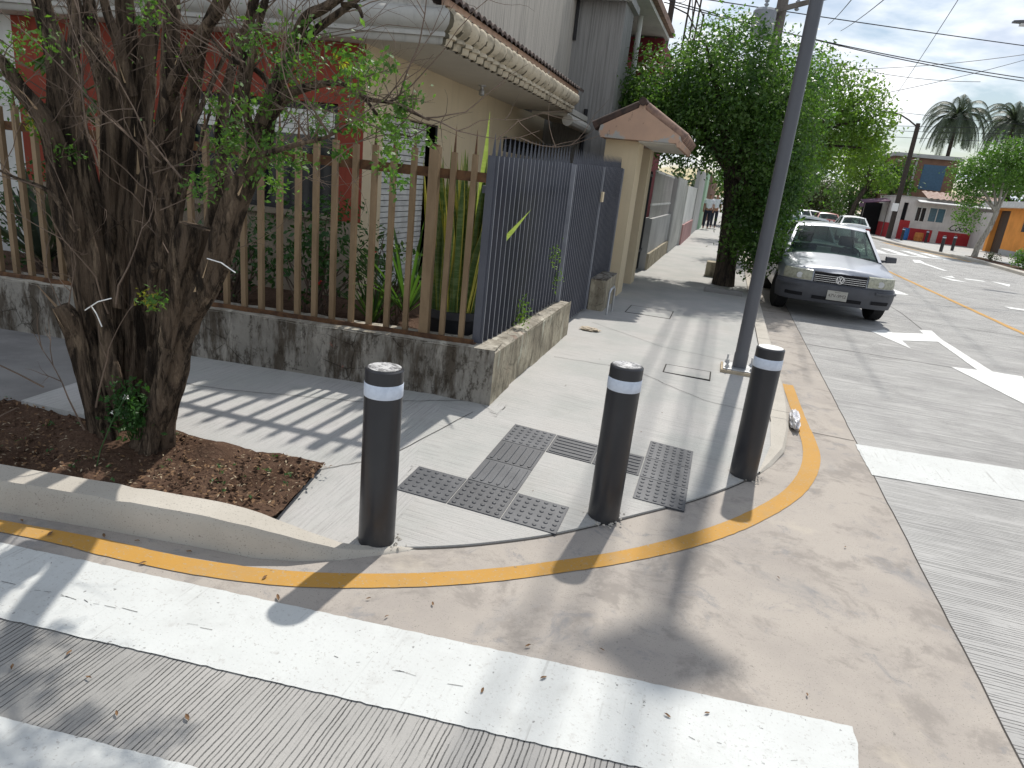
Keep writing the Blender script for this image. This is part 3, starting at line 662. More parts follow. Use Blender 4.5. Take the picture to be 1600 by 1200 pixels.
tl = [(0, 0, 'd', 'tactile_dusty', 'domed black tactile tile closest to the left bollard'), (1, 0, 'd', 'tactile', 'domed tactile tile in the front row with ribbed tiles running back from it'),
      (2, 0, 'd', 'tactile_dusty', 'domed tactile tile at the right end of the front row of three'), (1, 1, 'by', 'tactile_dusty', 'ribbed tactile tile touching the front row of domed tiles'),
      (1, 2, 'by', 'tactile', 'ribbed tactile tile just below the single domed corner tile'), (1, 3, 'd', 'tactile_dusty', 'single domed tactile tile at the bend of the ribbed path'),
      (2, 3, 'bx', 'tactile', 'ribbed tactile tile running sideways, left of the middle bollard'), (3, 3, 'bx', 'tactile', 'ribbed tactile tile partly hidden behind the middle bollard'),
      (4, 4, 'd', 'tactile_dusty', 'far domed tile of the right-hand group of three'), (4, 3, 'd', 'tactile_dusty', 'middle domed tile of the right-hand group of three'), (4, 2, 'd', 'tactile_dusty', 'front domed tile of the right-hand group, touching the kerb joint')]
for i, j, k, mt, lab in tl:
    o = bpy.data.objects.new('tactile_tile', tm[k, mt]); C.objects.link(o); x, y = T0[0] + i * TS, T0[1] + j * TS
    z00, z10, z01 = zwalk(x, y), zwalk(x + TS, y), zwalk(x, y + TS)
    zc = zwalk(x + TS / 2, y + TS / 2); gx = (zwalk(x + TS, y + TS / 2) - zwalk(x, y + TS / 2)) / TS; gy = (zwalk(x + TS / 2, y + TS) - zwalk(x + TS / 2, y)) / TS
    o.rotation_euler = (math.atan(gy), -math.atan(gx), 0); o.location = (x, y, zc - gx * TS / 2 - gy * TS / 2 - .0015)
    tag(o, lab, 'tactile tile', 'rubber tactile paving tiles on the corner ramp')
for k in tm.values():
    pass
# lamp post with a square plate and a panel on top
lp = thing('street_lamp', 'tall dark grey lamp post bolted to a square plate at the kerb', 'lamp post', (.38, 6.73, .12))
lx, ly = .38, 6.70
MB().box(lx - .17, lx + .17, ly - .17, ly + .17, .10, .150).build('mortar_pad', 'grout', lp, bevel=.006)
MB().box(lx - .15, lx + .15, ly - .15, ly + .15, .1502, .164).build('base_plate', 'galv', lp, bevel=.002)
autosmooth(MB().lathe([(.066, .164), (.066, .29), (.0635, .30), (.062, .31), (.052, 6.0)], (lx, ly, 0), 28).build('pole', 'pole', lp))
for sx in (-1, 1):
    for sy in (-1, 1):
        x, y = lx + sx * .115, ly + sy * .115
        autosmooth(MB().lathe([(.026, .1641), (.026, .170), (.018, .171), (.018, .190), (.010, .191), (.010, .245)], (x, y, 0), 6).build('bolt', 'galv', lp))
MB().tube([(lx, ly, 5.92), (lx + .02, ly + .3, 5.98), (lx + .05, ly + .9, 6.02)], [.03, .028, .025], 10).build('arm', 'pole', lp, smooth=True)
m = MB(); qd = [(-.30, -.10, 5.99), (.02, -.34, 5.95), (.32, .02, 6.03), (.0, .28, 6.08)]; m.hull([(lx + a, ly + b, c) for a, b, c in qd], [(lx + a, ly + b, c + .03) for a, b, c in qd])
m.build('solar_panel', 'solar', lp)
m = MB(); m.hull([(lx - .06, ly + .85, 5.98), (lx + .14, ly + .85, 5.98), (lx + .12, ly + 1.4, 6.0), (lx - .04, ly + 1.4, 6.0)], [(lx - .04, ly + .87, 6.05), (lx + .12, ly + .87, 6.05), (lx + .1, ly + 1.38, 6.05), (lx - .02, ly + 1.38, 6.05)]); m.build('lamp_head', 'pole', lp)
def cover(label, x0, x1, y0, y1):
    z = max(zwalk(x0, y0), zwalk(x1, y1)) + .003; t = thing('utility_cover', label, 'cover', ((x0 + x1) / 2, (y0 + y1) / 2, z - .01), 0, 'concrete covers let into the pavement')
    MB().box(x0 + .012, x1 - .012, y0 + .012, y1 - .012, z - .02, z).build('lid', 'sidewalk', t)
    m = MB()
    for a in ((x0, x1, y0, y0 + .012), (x0, x1, y1 - .012, y1), (x0, x0 + .012, y0 + .0121, y1 - .0121), (x1 - .012, x1, y0 + .0121, y1 - .0121)): m.box(*a, z - .02, z + .0006)
    m.build('frame', 'joint', t); return t
cover('small cover outlined in black beside the lamp post base', -.30, .13, 6.15, 6.47)
cover('larger cover in the shaded pavement beside the white block', -1.06, -.46, 8.95, 9.57)

# ---------------------------------------------------------------- low wall and its fences
def rough_panel(m, p0, ex, ez, nx, nz, nrm, amp=.006, sd=0):
    """displaced panel: corner, edge vectors, outward normal"""
    rows = []
    for i in range(nz + 1):
        row = []
        for j in range(nx + 1):
            p = p0 + ex * (j / nx) + ez * (i / nz); q = Vector((p.x * 5, p.y * 5, p.z * 7 + sd))
            d = amp * (noise.noise(q) + .7 * noise.noise(q * 3.1)); pk = noise.noise(Vector((p.x * 2.1, p.y * 2.1, p.z * 3.0 + 5 + sd)))
            if pk > .38: d -= .010
            e = min(j, nx - j); 
            row.append(p + nrm * d)
        rows.append([tuple(v) for v in row])
    m.grid(rows)
lw = thing('low_wall', 'low mouldy plastered garden wall turning the street corner', 'wall', (-1.38, 4.39, .1))
m = MB(); ZT = .512
Lz = lambda t, o, z: Lp(t, o, z)
m.cur = 0; rough_panel(m, Lz(7, 0, 0), LA - Lp(7, 0, 0) + Vector((0, 0, 0)), Vector((0, 0, ZT)), 230, 20, -LN)
RX = lambda y: -1.38 - .012 * (y - 4.39)
p0 = Vector((-1.38, 4.39, 0)); ex = Vector((RX(7.02) + 1.38, 7.02 - 4.39, 0))
m.cur = 1; rough_panel(m, p0, ex, Vector((0, 0, ZT - .02)), 90, 20, Vector((1, 0, 0)), .005, 3)
m.cur = 2
rows = [[tuple(Lp(7 - 7.0 * j / 150, o, ZT + .008 * noise.noise(Vector((j * .3, o * 9, 1))) - (.012 if o < .01 else 0))) for j in range(151)] for o in (-.002, .02, .15, .31)]
m.grid(rows)
rows = []
for k in (0.002, -.03, -.16, -.32): rows.append([(RX(y) + k, y, (ZT - .02 if k > 0 else ZT - .004) - .012 * (y - 4.39) + .008 * noise.noise(Vector((y * 4, k * 9, 2)))) for y in np.linspace(4.40 if k > -.1 else 4.7, 7.02, 60)])
m.grid(rows)
m.cur = 1; m.box(-1.745, -1.385 - .03, 6.98, 7.02, 0, .47); m.cur = 0
m.add([tuple(Lp(7, 0, 0)), tuple(Lp(7, .31, 0)), tuple(Lp(7, .31, ZT)), tuple(Lp(7, 0, ZT))], [(0, 1, 2, 3)])
m.add([tuple(Lp(7, .31, 0)), tuple(Lp(.3, .31, 0)), tuple(Lp(.3, .31, ZT)), tuple(Lp(7, .31, ZT))], [(0, 1, 2, 3)])
recalc(m.build('plaster', ['wall_front', 'wall_side', 'wall_cap'], lw, smooth=True)); autosmooth(lw.children[0], 40)

fo = .13
bf = thing('bar_fence', 'brown painted square-bar fence with rusty spikes on the mouldy wall', 'fence', tuple(Lp(.2, fo, .5)))
def spike(m, t, z0, z1, w=.008):
    a, b, c, d = (Lp(t - w, fo - w, z0), Lp(t + w, fo - w, z0), Lp(t + w, fo + w, z0), Lp(t - w, fo + w, z0))
    m.add([tuple(a), tuple(b), tuple(c), tuple(d), tuple(Lp(t, fo, z1))], [(0, 1, 4), (1, 2, 4), (2, 3, 4), (3, 0, 4)])
rf = random.Random(5)
for k in range(46):
    t = .285 + .1425 * k; j = rf.uniform(-.012, .012); post = k in (2, 16, 30, 44)
    w = .034 if post else .0185; top = 1.835 if post else 1.805 + rf.uniform(-.012, .012)
    m = MB(); m.cur = 0; m.lbox(t - w + j * .4, t + w + j * .4, fo - w, fo + w, .50, top)
    m.cur = 1
    if post: m.lbox(t - w * .8, t + w * .8, fo - w * .8, fo + w * .8, top, top + .012)
    else: spike(m, t + j * .4, top - .002, 1.985 + rf.uniform(-.03, .02))
    m.build('post' if post else 'bar', ['brown_paint', 'rust'], bf)
m = MB(); m.lbox(.20, 6.8, fo + .020, fo + .050, 1.635, 1.70); m.build('rail', 'rust', bf)
m = MB(); m.lbox(.17, 6.8, fo - .045, fo + .060, .485, .515); m.lbox(.18, 6.8, fo - .046, fo - .030, .4851, .545); m.build('base_angle', 'rust', bf)

def slat_fence(name, label, y0, y1, zb, step, n_posts, extra):
    f = thing(name, label, 'fence', (-1.56, y0, zb))
    ztop = lambda y: 1.815 + (y - 4.5) * .026
    y = y0; k = 0
    while y < y1 - .02:
        m = MB(); zt = ztop(y); d = .034
        if k == 0 and extra: m.box(-1.60, -1.545, y - .02, y + .004, zb, zt)
        x0, x1 = -1.56 - d, -1.56 + d
        m.add([(x0, y - .002, zb), (x1, y - .006, zb), (x1, y + .007, zb), (x0, y + .004, zb), (x0, y - .002, zt), (x1, y - .006, zt), (x1, y + .007, zt), (x0, y + .004, zt)], [(3, 2, 1, 0), (4, 5, 6, 7), (0, 1, 5, 4), (1, 2, 6, 5), (2, 3, 7, 6), (3, 0, 4, 7)])
        m.mi[-3] = 1; sx = -1.568; m.add([(sx - .013, y, zt - .002), (sx + .013, y - .001, zt - .002), (sx + .013, y + .004, zt - .002), (sx - .013, y + .004, zt - .002), (sx, y + .002, zt + .15)], [(0, 1, 4), (1, 2, 4), (2, 3, 4), (3, 0, 4)])  # street-side edge gets the lighter colour, sky light painted into the slat
        m.build('slat', ['grey_paint', 'grey_post_and_lit_edge'], f); y += step; k += 1
    for yy in n_posts: MB().box(-1.553, -1.515, yy - .022, yy + .022, zb - .02, ztop(yy) - .01).build('post', 'grey_post_and_lit_edge', f)
    MB().box(-1.60, -1.56, y0, y1, zb + .001, zb + .035).build('bottom_rail', 'rust' if extra else 'grey_post_and_lit_edge', f)
    m = MB(); m.hull([(-1.63, y0, ztop(y0) - .25), (-1.60, y0, ztop(y0) - .25), (-1.60, y0, ztop(y0) - .20), (-1.63, y0, ztop(y0) - .20)], [(-1.63, y1, ztop(y1) - .25), (-1.60, y1, ztop(y1) - .25), (-1.60, y1, ztop(y1) - .20), (-1.63, y1, ztop(y1) - .20)])
    recalc(m.build('top_rail', 'grey_paint', f)); return f
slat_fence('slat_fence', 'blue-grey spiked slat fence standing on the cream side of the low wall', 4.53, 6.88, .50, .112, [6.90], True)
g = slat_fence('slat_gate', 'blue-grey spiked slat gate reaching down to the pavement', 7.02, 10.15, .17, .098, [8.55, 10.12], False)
MB().box(-1.512, -1.49, 8.50, 8.60, 1.50, 1.62).build('latch_plate', 'cream', g)

# ---------------------------------------------------------------- corner house
hs = thing('corner_house', 'cream and red corner house with fluted cornice and clay tile eave', 'house', (-3.4, 6.1, .0))
XW, XE = -3.40, -2.59
OE, OR = 1.60, 1.87            # eave line and red wall, measured back from the low wall
ce = Lp(0, OE, 0)
def Lx(x, o):                   # point on the line o with given x
    t = (LA.x + LN.x * o - x) / .9924; return Lp(t, o, 0)
cw = Lx(XW, OR); ceave = Lx(XE, OE); YE = 10.87
# cream side wall with its door and vent openings built round them
m = MB(); DY0, DY1, DZ = 6.42, 7.68, 2.16
m.box(XW - .2, XW, cw.y, DY0, .3, 2.72); m.box(XW - .2, XW, DY0, DY1, DZ, 2.72); m.box(XW - .2, XW, DY1, 10.2, .3, 2.72); m.box(XW - .2, XW, 10.2, 13.1, .3, 2.03); m.box(XW - .2, XW, 10.2, 13.1, 2.24, 2.72)
m.build('side_wall', 'cream', hs)
d = MB()
for k in range(30):
    z = .34 + k * .0605; d.box(XW - .13, XW - .105, DY0 + .02, DY1 - .02, z, z + .052)
d.build('shutter_door', 'shutter', hs)
MB().box(XW - .16, XW - .14, DY0, DY1, .3, DZ).build('door_backing', 'frame_dark', hs)
m = MB(); m.box(XW - .12, XW + .015, DY1, DY1 + .03, .3, DZ); m.build('door_frame', 'frame_dark', hs)
v = MB()
for k in range(14): v.box(XW - .12, XW - .06, 10.22 + k * .21, 10.30 + k * .21, 2.035, 2.235)
v.box(XW - .125, XW - .055, 10.21, 13.09, 2.12, 2.14); v.build('vent_grille', 'frame_dark', hs); MB().box(XW - .19, XW - .15, 10.2, 13.1, 2.031, 2.239).build('vent_backing', 'void', hs)
# red street wall: frames the window
def rwall(name, t0, t1, z0, z1, mat, o0=OR, o1=OR + .2):
    m = MB(); m.lbox(t0, t1, o0, o1, z0, z1); return m.build(name, mat, hs)
tc_ = (LA.x + LN.x * OR - XW) / .9924; TX = lambda x: (LA.x + LN.x * OR - x) / .9924
w0, w1 = TX(-3.66), TX(-5.25)
rwall('front_wall', tc_ + .001, w0, 1.10, 2.70, 'red_wall'); rwall('front_wall', w0, w1, 2.17, 2.70, 'red_wall'); rwall('front_wall', w1, TX(-7.1), 1.13, 2.70, 'red_wall')
rwall('base_wall', tc_ + .001, w0, .25, 1.10, 'lower_wall', OR + .006); rwall('base_wall', w0, w1, .25, 1.14, 'lower_wall', OR + .006); rwall('base_wall', w1, TX(-7.1), .25, 1.13, 'lower_wall', OR + .006); rwall('end_wall', TX(-7.1) + .001, TX(-10), .25, 2.70, 'white_wall')
wn = MB(); 
for a, b, z0, z1 in ((w0, w0 + .05, 1.15, 2.16), (w1 - .05, w1, 1.15, 2.16), (w0 + .05, w1 - .05, 2.11, 2.16), (w0 + .05, w1 - .05, 1.15, 1.19), ((w0 + w1) / 2 - .02, (w0 + w1) / 2 + .02, 1.19, 2.11)): wn.lbox(a, b, OR + .05, OR + .12, z0, z1)
wn = wn.build('window', 'frame_dark', hs)
m = MB(); m.lbox(w0 + .05, w1 - .05, OR + .09, OR + .10, 1.19, 2.11); m.build('pane', 'glass_dark', wn)
m = MB()
for k in range(5): m.lbox(w0 + .06, w1 - .06, OR + .075, OR + .085, 1.87 + k * .047, 1.912 + k * .047)
m.build('blind', 'shutter', wn)
m = MB(); m.lbox(w0 - .02, w1 + .02, OR - .05, OR + .05, 1.10, 1.148); m.build('window_sill', 'lower_wall', hs)
m = MB()
for t, z in ((TX(-6.55), 1.62), (TX(-5.5), 1.62)): m.lbox(t - .09, t + .09, OR - .006, OR + .02, z, z + .045)
m.build('vent_slot', 'void', hs)
# soffit slab (butts against the walls from above)
a = ceave; poly = [(a.x - .03, a.y + .02), (XE - .03, YE), (-9, YE)] + [(Lx(-9, OE).x, Lx(-9, OE).y + .02)]
MB().prism(poly[::-1] if False else poly, 2.705, 2.78).build('soffit', 'soffit', hs)
prof = [(.00, 2.70), (.015, 2.71), (.02, 2.755), (.045, 2.76), (.045, 2.785), (.03, 2.80), (.055, 2.815), (.085, 2.85), (.095, 2.895), (.085, 2.94), (.055, 2.97), (.02, 2.985), (.02, 3.0)]
rows = []
for i in range(61):
    x = XE - (i / 60) * 6.2; b = Lx(x, OE); k = 1 if i else 0
    rows.append([(b.x - LN.x * dd + (dd if i == 0 else 0), b.y - LN.y * dd * (1 if i else 1), z) for dd, z in prof])
recalc(autosmooth(MB().grid(rows).build('front_cornice', 'eave', hs), 60))
rows = []; ns = 520
for i in range(ns + 1):
    y = ceave.y + (YE - ceave.y) * i / ns; ph = abs(math.sin(math.pi * (y - ceave.y) / .20)) ** .8
    rows.append([(XE + dd * (.75 + .5 * ph) + .075 * (ph - .55), y - (dd if i == 0 else 0), z) for dd, z in prof])
m = MB(); m.grid(rows); nf = len(prof) - 1
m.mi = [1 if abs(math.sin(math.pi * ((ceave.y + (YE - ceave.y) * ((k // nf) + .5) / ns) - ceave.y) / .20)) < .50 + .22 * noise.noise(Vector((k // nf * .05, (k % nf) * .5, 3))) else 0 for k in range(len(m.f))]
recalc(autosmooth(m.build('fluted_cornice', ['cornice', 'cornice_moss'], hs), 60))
m = MB(); m.add([(r[0], r[1], r[2]) for r in rows[-1]] + [(XE - .1, YE, 3.0), (XE - .1, YE, 2.7)], [tuple(range(len(prof) + 2))]); m.build('cornice_end', 'cornice', hs)
# fascia band and tile roof
m = MB(); m.hull([(XE - .02, ceave.y, 3.0), (XE + .05, ceave.y - .02, 3.0), (XE + .05, ceave.y - .02, 3.05), (XE - .02, ceave.y, 3.05)], [(XE - .02, YE + .2, 3.0), (XE + .05, YE + .2, 3.0), (XE + .05, YE + .2, 3.05), (XE - .02, YE + .2, 3.05)]); recalc(m.build('fascia', 'peach', hs))
rows = []
for x, z in ((XE + .10, 3.035), (XE + .10, 3.055), (XE - .2, 3.13), (XE - .47, 3.20)):
    rows.append([(x, y, z + .034 * abs(math.sin(math.pi * y / .155)) - (.012 if z < 3.04 else 0)) for y in np.arange(ceave.y - .12, YE + .35, .0155)])
recalc(autosmooth(MB().grid(rows).build('roof_tiles', 'tile_dark', hs), 60))
m = MB(); q = [Lx(-9.5, OE + .1), Lx(XE - .1, OE + .1)]; m.prism([(q[0].x, q[0].y), (q[1].x, q[1].y), (XE - .1, YE), (-9.5, YE)], 2.785, 3.0); m.build('roof_slab', 'eave', hs)
XA = -3.05
q = Lx(XA, OE + .9); m = MB(); m.prism([(XA, q.y), (XA, 11.35), (-9, 11.35), (-9, Lx(-9, OE + .9).y)], 3.001, 6.2); m.build('upper_wall', 'ribbed', hs)
lb = MB(); lb.lathe([(.05, 2.705), (.05, 2.69), (.022, 2.685), (.022, 2.66), (.034, 2.645), (.036, 2.60), (.02, 2.585)], (-3.12, 8.35, 0), 14); autosmooth(lb.build('ceiling_lamp', 'galv', hs))
m = MB(); m.tube([(XE - .03, YE + .02, 2.60), (XE - .03, 12.35, 2.60)], .085, 12); m.box(-3.2, XE - .03, YE, 12.38, 2.655, 2.70); m.box(XE - .10, XE - .03, YE + .3, 12.38, 2.72, 2.80); m.build('lower_eave', 'soffit', hs)

# grey combed neighbour
h2 = thing('grey_house', 'tall grey combed-render house behind the gabled gateway', 'house', (-2.3, 12.4, 0))
MB().box(-9, -2.22, 12.4, 13.3, 0, 4.62).build('wall', 'ribbed2', h2); MB().box(-9, -3.06, 11.36, 12.395, 3.0, 6.2).build('recess_wall', 'ribbed', h2)
m = MB()
for k in range(7): m.tube([(-3.34 + k * .035, 12.34, 4.02), (-3.34 + k * .035, 12.34, 5.3)], .007, 6)
for z in (4.03, 4.32, 5.28): m.box(-3.36, -3.11, 12.33, 12.35, z, z + .02)
for k in range(3):
    c = Vector((-3.31 + k * .08, 12.335, 4.16)); m.tube([c + Vector((math.cos(a) * .05 * (1 - a / 16), 0, math.sin(a) * .08 * (1 - a / 16))) for a in np.linspace(0, 9, 18)], .007, 5)
m.build('window_grille', 'iron', h2); MB().box(-3.05, -3.0, 12.36, 12.395, 4.0, 5.4).build('window_frame', 'frame_dark', h2)
MB().tube([(-2.66, 12.33, .3), (-2.66, 12.33, 2.92)], .035, 10).build('drain_pipe', 'iron', h2, smooth=True)
m = MB()
for k in range(22): m.tube([(-3.0 + k * .04, 12.15, 4.60 + .01 * (k % 2)), (-3.0 + k * .04, 12.5, 4.66 + .01 * (k % 2))], .026, 8)
m.box(-9, -2.14, 12.25, 13.4, 4.635, 4.75); m.build('tiled_coping', 'grey_wall', h2)

# maroon house with a deep porch roof
h3 = thing('maroon_house', 'maroon house with white porch ceiling, post and balcony rail', 'house', (-2.4, 16, 0))
MB().box(-9, -1.96, 16.0, 19, 0, 4.80).build('back_wall', 'maroon', h3); MB().box(-9, -2.46, 13.31, 15.99, 0, 4.20).build('side_wall', 'maroon', h3)
m = MB(); m.hull([(-9, 12.9, 5.2), (-2.05, 12.9, 4.95), (-2.05, 12.9, 5.02), (-9, 12.9, 5.27)], [(-9, 16.3, 4.85), (-1.88, 16.3, 4.81), (-1.88, 16.3, 4.88), (-9, 16.3, 4.92)]); recalc(m.build('porch_ceiling', 'white_wall', h3))
m = MB(); m.hull([(-9, 12.8, 5.31), (-1.95, 12.8, 5.03), (-1.95, 12.8, 5.17), (-9, 12.8, 5.45)], [(-9, 16.4, 4.96), (-1.80, 16.4, 4.885), (-1.80, 16.4, 5.02), (-9, 16.4, 5.1)]); recalc(m.build('roof', 'tile_clay', h3))
MB().tube([(-2.30, 14.6, 2.8), (-2.30, 14.6, 5.02)], .055, 14).build('porch_post', 'white_wall', h3, smooth=True)
m = MB(); m.lathe([(.10, 4.86), (.12, 4.90), (.12, 4.94)], (-2.6, 15.0, 0), 14); m.build('ceiling_lamp', 'tile_dark', h3)
m = MB()
for k in range(12): m.tube([(-2.42, 13.4 + k * .14, 3.2), (-2.42, 13.4 + k * .14, 3.9)], .014, 6)
m.box(-2.45, -2.39, 13.33, 15.1, 3.9, 3.96); m.box(-2.45, -2.39, 13.33, 15.1, 3.14, 3.2); m.box(-2.455, -2.40, 13.33, 13.9, 4.0, 4.7); m.build('balcony_rail', 'white_wall', h3)

# gabled gateway
gw = thing('gateway', 'peach gabled gateway with clay ridge tiles on two cream pillars', 'gateway', (-1.4, 10.2, .1))
MB().box(-1.85, -1.37, 10.2, 10.75, .05, 2.34).build('pillar', 'cream', gw); MB().box(-1.85, -1.37, 11.75, 12.2, .05, 2.34).build('pillar', 'cream', gw)
MB().box(-1.79, -1.72, 10.751, 11.749, .13, 2.3).build('door', 'wood_door', gw)
def gable(y): return [(-1.90, y, 2.345), (-1.94, y, 2.42), (-1.92, y, 2.50), (-1.42, y, 2.76), (-1.41, y, 2.83), (-1.375, y, 2.86), (-1.34, y, 2.83), (-1.33, y, 2.75), (-.80, y, 2.44), (-.765, y, 2.36), (-.79, y, 2.30), (-.83, y, 2.30), (-.84, y, 2.345)]
m = MB(); m.hull(gable(10.0), gable(12.35)); recalc(m.build('gable', 'peach', gw))
m = MB(); m.box(-1.365, -.845, 10.04, 12.3, 2.325, 2.343); m.build('soffit', 'soffit', gw)
def tiles(p, q, y0, y1):
    m = MB(); n = 3; P, Q = Vector((p[0], 0, p[1])), Vector((q[0], 0, q[1]))
    for row in range(12):
        y = y0 + (y1 - y0) * (row + .5) / 12
        for k in range(n):
            a, b = P.lerp(Q, k / n), P.lerp(Q, (k + 1.12) / n); a.y = b.y = y; a.z += .012
            m.tube([a, b], [.062, .072], 10)
    return m
tiles((-1.42, 2.79), (-2.0, 2.50), 9.97, 12.38).build('roof_tiles', 'tile_dark', gw, smooth=True); tiles((-1.32, 2.78), (-.76, 2.44), 9.97, 12.38).build('roof_tiles', 'tile_clay', gw, smooth=True)
m = MB(); m.tube([(-1.375, 9.96, 2.845), (-1.375, 12.4, 2.845)], .055, 12); m.build('ridge_tile', 'tile_dark', gw, smooth=True)

bk = MB(); bk.cur = 0; bk.box(-1.53, -1.33, 8.72, 9.62, .08, .52); bk.cur = 1; bk.box(-1.535, -1.325, 8.715, 9.625, .52, .535); o = bk.build('masonry_block', ['wall_side', 'wall_front'], None, (-1.43, 9.1, .1), bevel=.012); tag(o, 'short cream block with mouldy top between the grey gate and the gateway', 'block')
hp = MB().tube([(-1.24, 8.55, .1), (-1.24, 8.55, .40), (-1.235, 8.60, .44), (-1.225, 8.78, .46), (-1.22, 8.83, .42), (-1.22, 8.83, .1)], .014, 8); o = hp.build('pipe_hoop', 'galv', None, (-1.23, 8.7, .12), smooth=True); tag(o, 'small galvanised pipe hoop rising from the pavement by the cream block', 'pipe')

# run of fronts further along the pavement
def front(name, label, cat, y0, y1, h, mat, x=-1.36, base=None, parts=None):
    t = thing(name, label, cat, (x, y0, .1)); MB().box(x - .16, x, y0, y1, .05, h).build('wall' if cat == 'wall' else 'panel', mat, t)
    if base: MB().box(x - .02, x + .05, y0 + .02, y1 - .02, .05, base[0]).build('base', base[1], t)
    return t
t = thing('iron_gate', 'dark iron gate just beyond the gabled gateway', 'gate', (-1.5, 12.3, .1)); MB().box(-1.62, -1.60, 12.3, 14.2, .1, 2.0).build('backing', 'void', t)
m = MB()
for k in range(16): m.box(-1.56, -1.54, 12.36 + k * .115, 12.385 + k * .115, .15, 2.05)
m.box(-1.565, -1.535, 12.3, 14.2, 1.95, 2.0); m.box(-1.565, -1.535, 12.3, 14.2, .5, .55); m.build('bars', 'iron', t)
t = front('boundary_wall', 'cream boundary wall with railings on top, beyond the iron gate', 'wall', 14.2, 18.9, 1.15, 'grey_wall', -1.42, (.45, 'wall_side'))
m = MB()
for k in range(42): m.box(-1.50, -1.485, 14.25 + k * .11, 14.27 + k * .11, 1.15, 2.1)
m.box(-1.505, -1.48, 14.2, 18.9, 2.05, 2.09); m.box(-1.505, -1.48, 14.2, 18.9, 1.40, 1.44); m.build('railing', 'white_wall', t)
t = front('sheet_gate', 'pale grey ribbed sheet gate along the pavement', 'gate', 18.95, 22.5, 2.1, 'grey_wall', -1.37)
m = MB()
for k in range(18): m.box(-1.37, -1.34, 19.0 + k * .195, 19.05 + k * .195, .12, 2.08)
m.build('ribs', 'white_wall', t)
front('boundary_wall', 'white boundary wall with a dull pink footing further down the street', 'wall', 22.55, 28.5, 1.95, 'white_wall', -1.30, (.75, 'pink_wall'))
front('house_front', 'plain grey house front rising behind the white wall', 'house', 28.55, 34.5, 2.7, 'grey_wall', -1.27)
front('boundary_wall', 'pale green pillar wall at the far end of the pavement', 'wall', 34.6, 37.5, 2.75, 'green_wall', -1.18)
front('house_front', 'brown brick house front at the far end of the pavement', 'house', 37.6, 60, 2.9, 'brick_wall', -1.25)
front('house_front', 'pale flat-roofed house hidden behind the big dark street tree', 'house', 19.5, 28, 5.2, 'white_wall', -3.2)

# ---------------------------------------------------------------- frame of roof masts
rm = thing('roof_frame', 'black mast and bare billboard frame rising above the dark street tree', 'frame', (-2.3, 20, 4.8))
m = MB(); m.tube([(-2.42, 20, 3.6), (-2.36, 20, 7.4)], .075, 8); m.build('mast', 'dark_pole', rm)
m = MB()
for x, y, z in ((-1.98, 20.6, 7.2), (-1.92, 21.6, 7.3), (-1.86, 22.6, 7.4), (-1.80, 23.6, 7.0)): m.tube([(x - .06, y, 3.6), (x, y, z)], .028, 6)
for z in (5.8, 6.3, 6.9): m.tube([(-1.99, 20.6, z), (-1.82, 23.6, z + .05)], .018, 6)
m.tube([(-2.4, 20, 6.35), (-1.98, 20.6, 6.30)], .02, 6); m.tube([(-1.99, 20.6, 6.9), (-1.82, 23.6, 5.4)], .012, 6); m.build('frame', 'dark_pole', rm)
m = MB(); m.tube([(-2.4, 20, 6.5), (-2.25, 20, 6.42), (-2.1, 20.2, 6.5), (-1.98, 20.6, 6.75)], .008, 5); m.tube([(-2.4, 20, 6.7), (-2.5, 20, 6.6), (-2.45, 20, 6.45), (-2.36, 20, 6.5)], .01, 5); m.build('loose_cable', 'wire', rm)

# utility pole with transformer behind the dark tree
up = thing('utility_pole', 'weathered utility pole with cross-arm and transformer behind the dark tree', 'utility pole', (.3, 17, .1))
MB().tube([(.30, 17, .05), (.30, 17, 10.6)], [.13, .10], 14).build('pole', 'util_pole', up, smooth=True)
m = MB(); m.hull([(.05, 16.86, 5.52), (.05, 16.94, 5.52), (.05, 16.94, 5.62), (.05, 16.86, 5.62)], [(1.75, 15.9, 5.82), (1.75, 15.98, 5.82), (1.75, 15.98, 5.90), (1.75, 15.9, 5.90)]); recalc(m.build('cross_arm', 'util_pole', up))
m = MB(); m.lathe([(.22, 5.05), (.24, 5.1), (.24, 5.55), (.20, 5.6)], (-.02, 16.75, 0), 16); autosmooth(m.build('transformer', 'grey_drum', up))
for x in (-.02, .60):
    m = MB(); pr = []
    for k in range(9): pr += [(.028, 5.6 + k * .07), (.05, 5.62 + k * .07), (.05, 5.635 + k * .07), (.028, 5.655 + k * .07)]
    m.lathe(pr, (x, 16.8, 0), 12); m.build('insulator', 'porcelain', up)

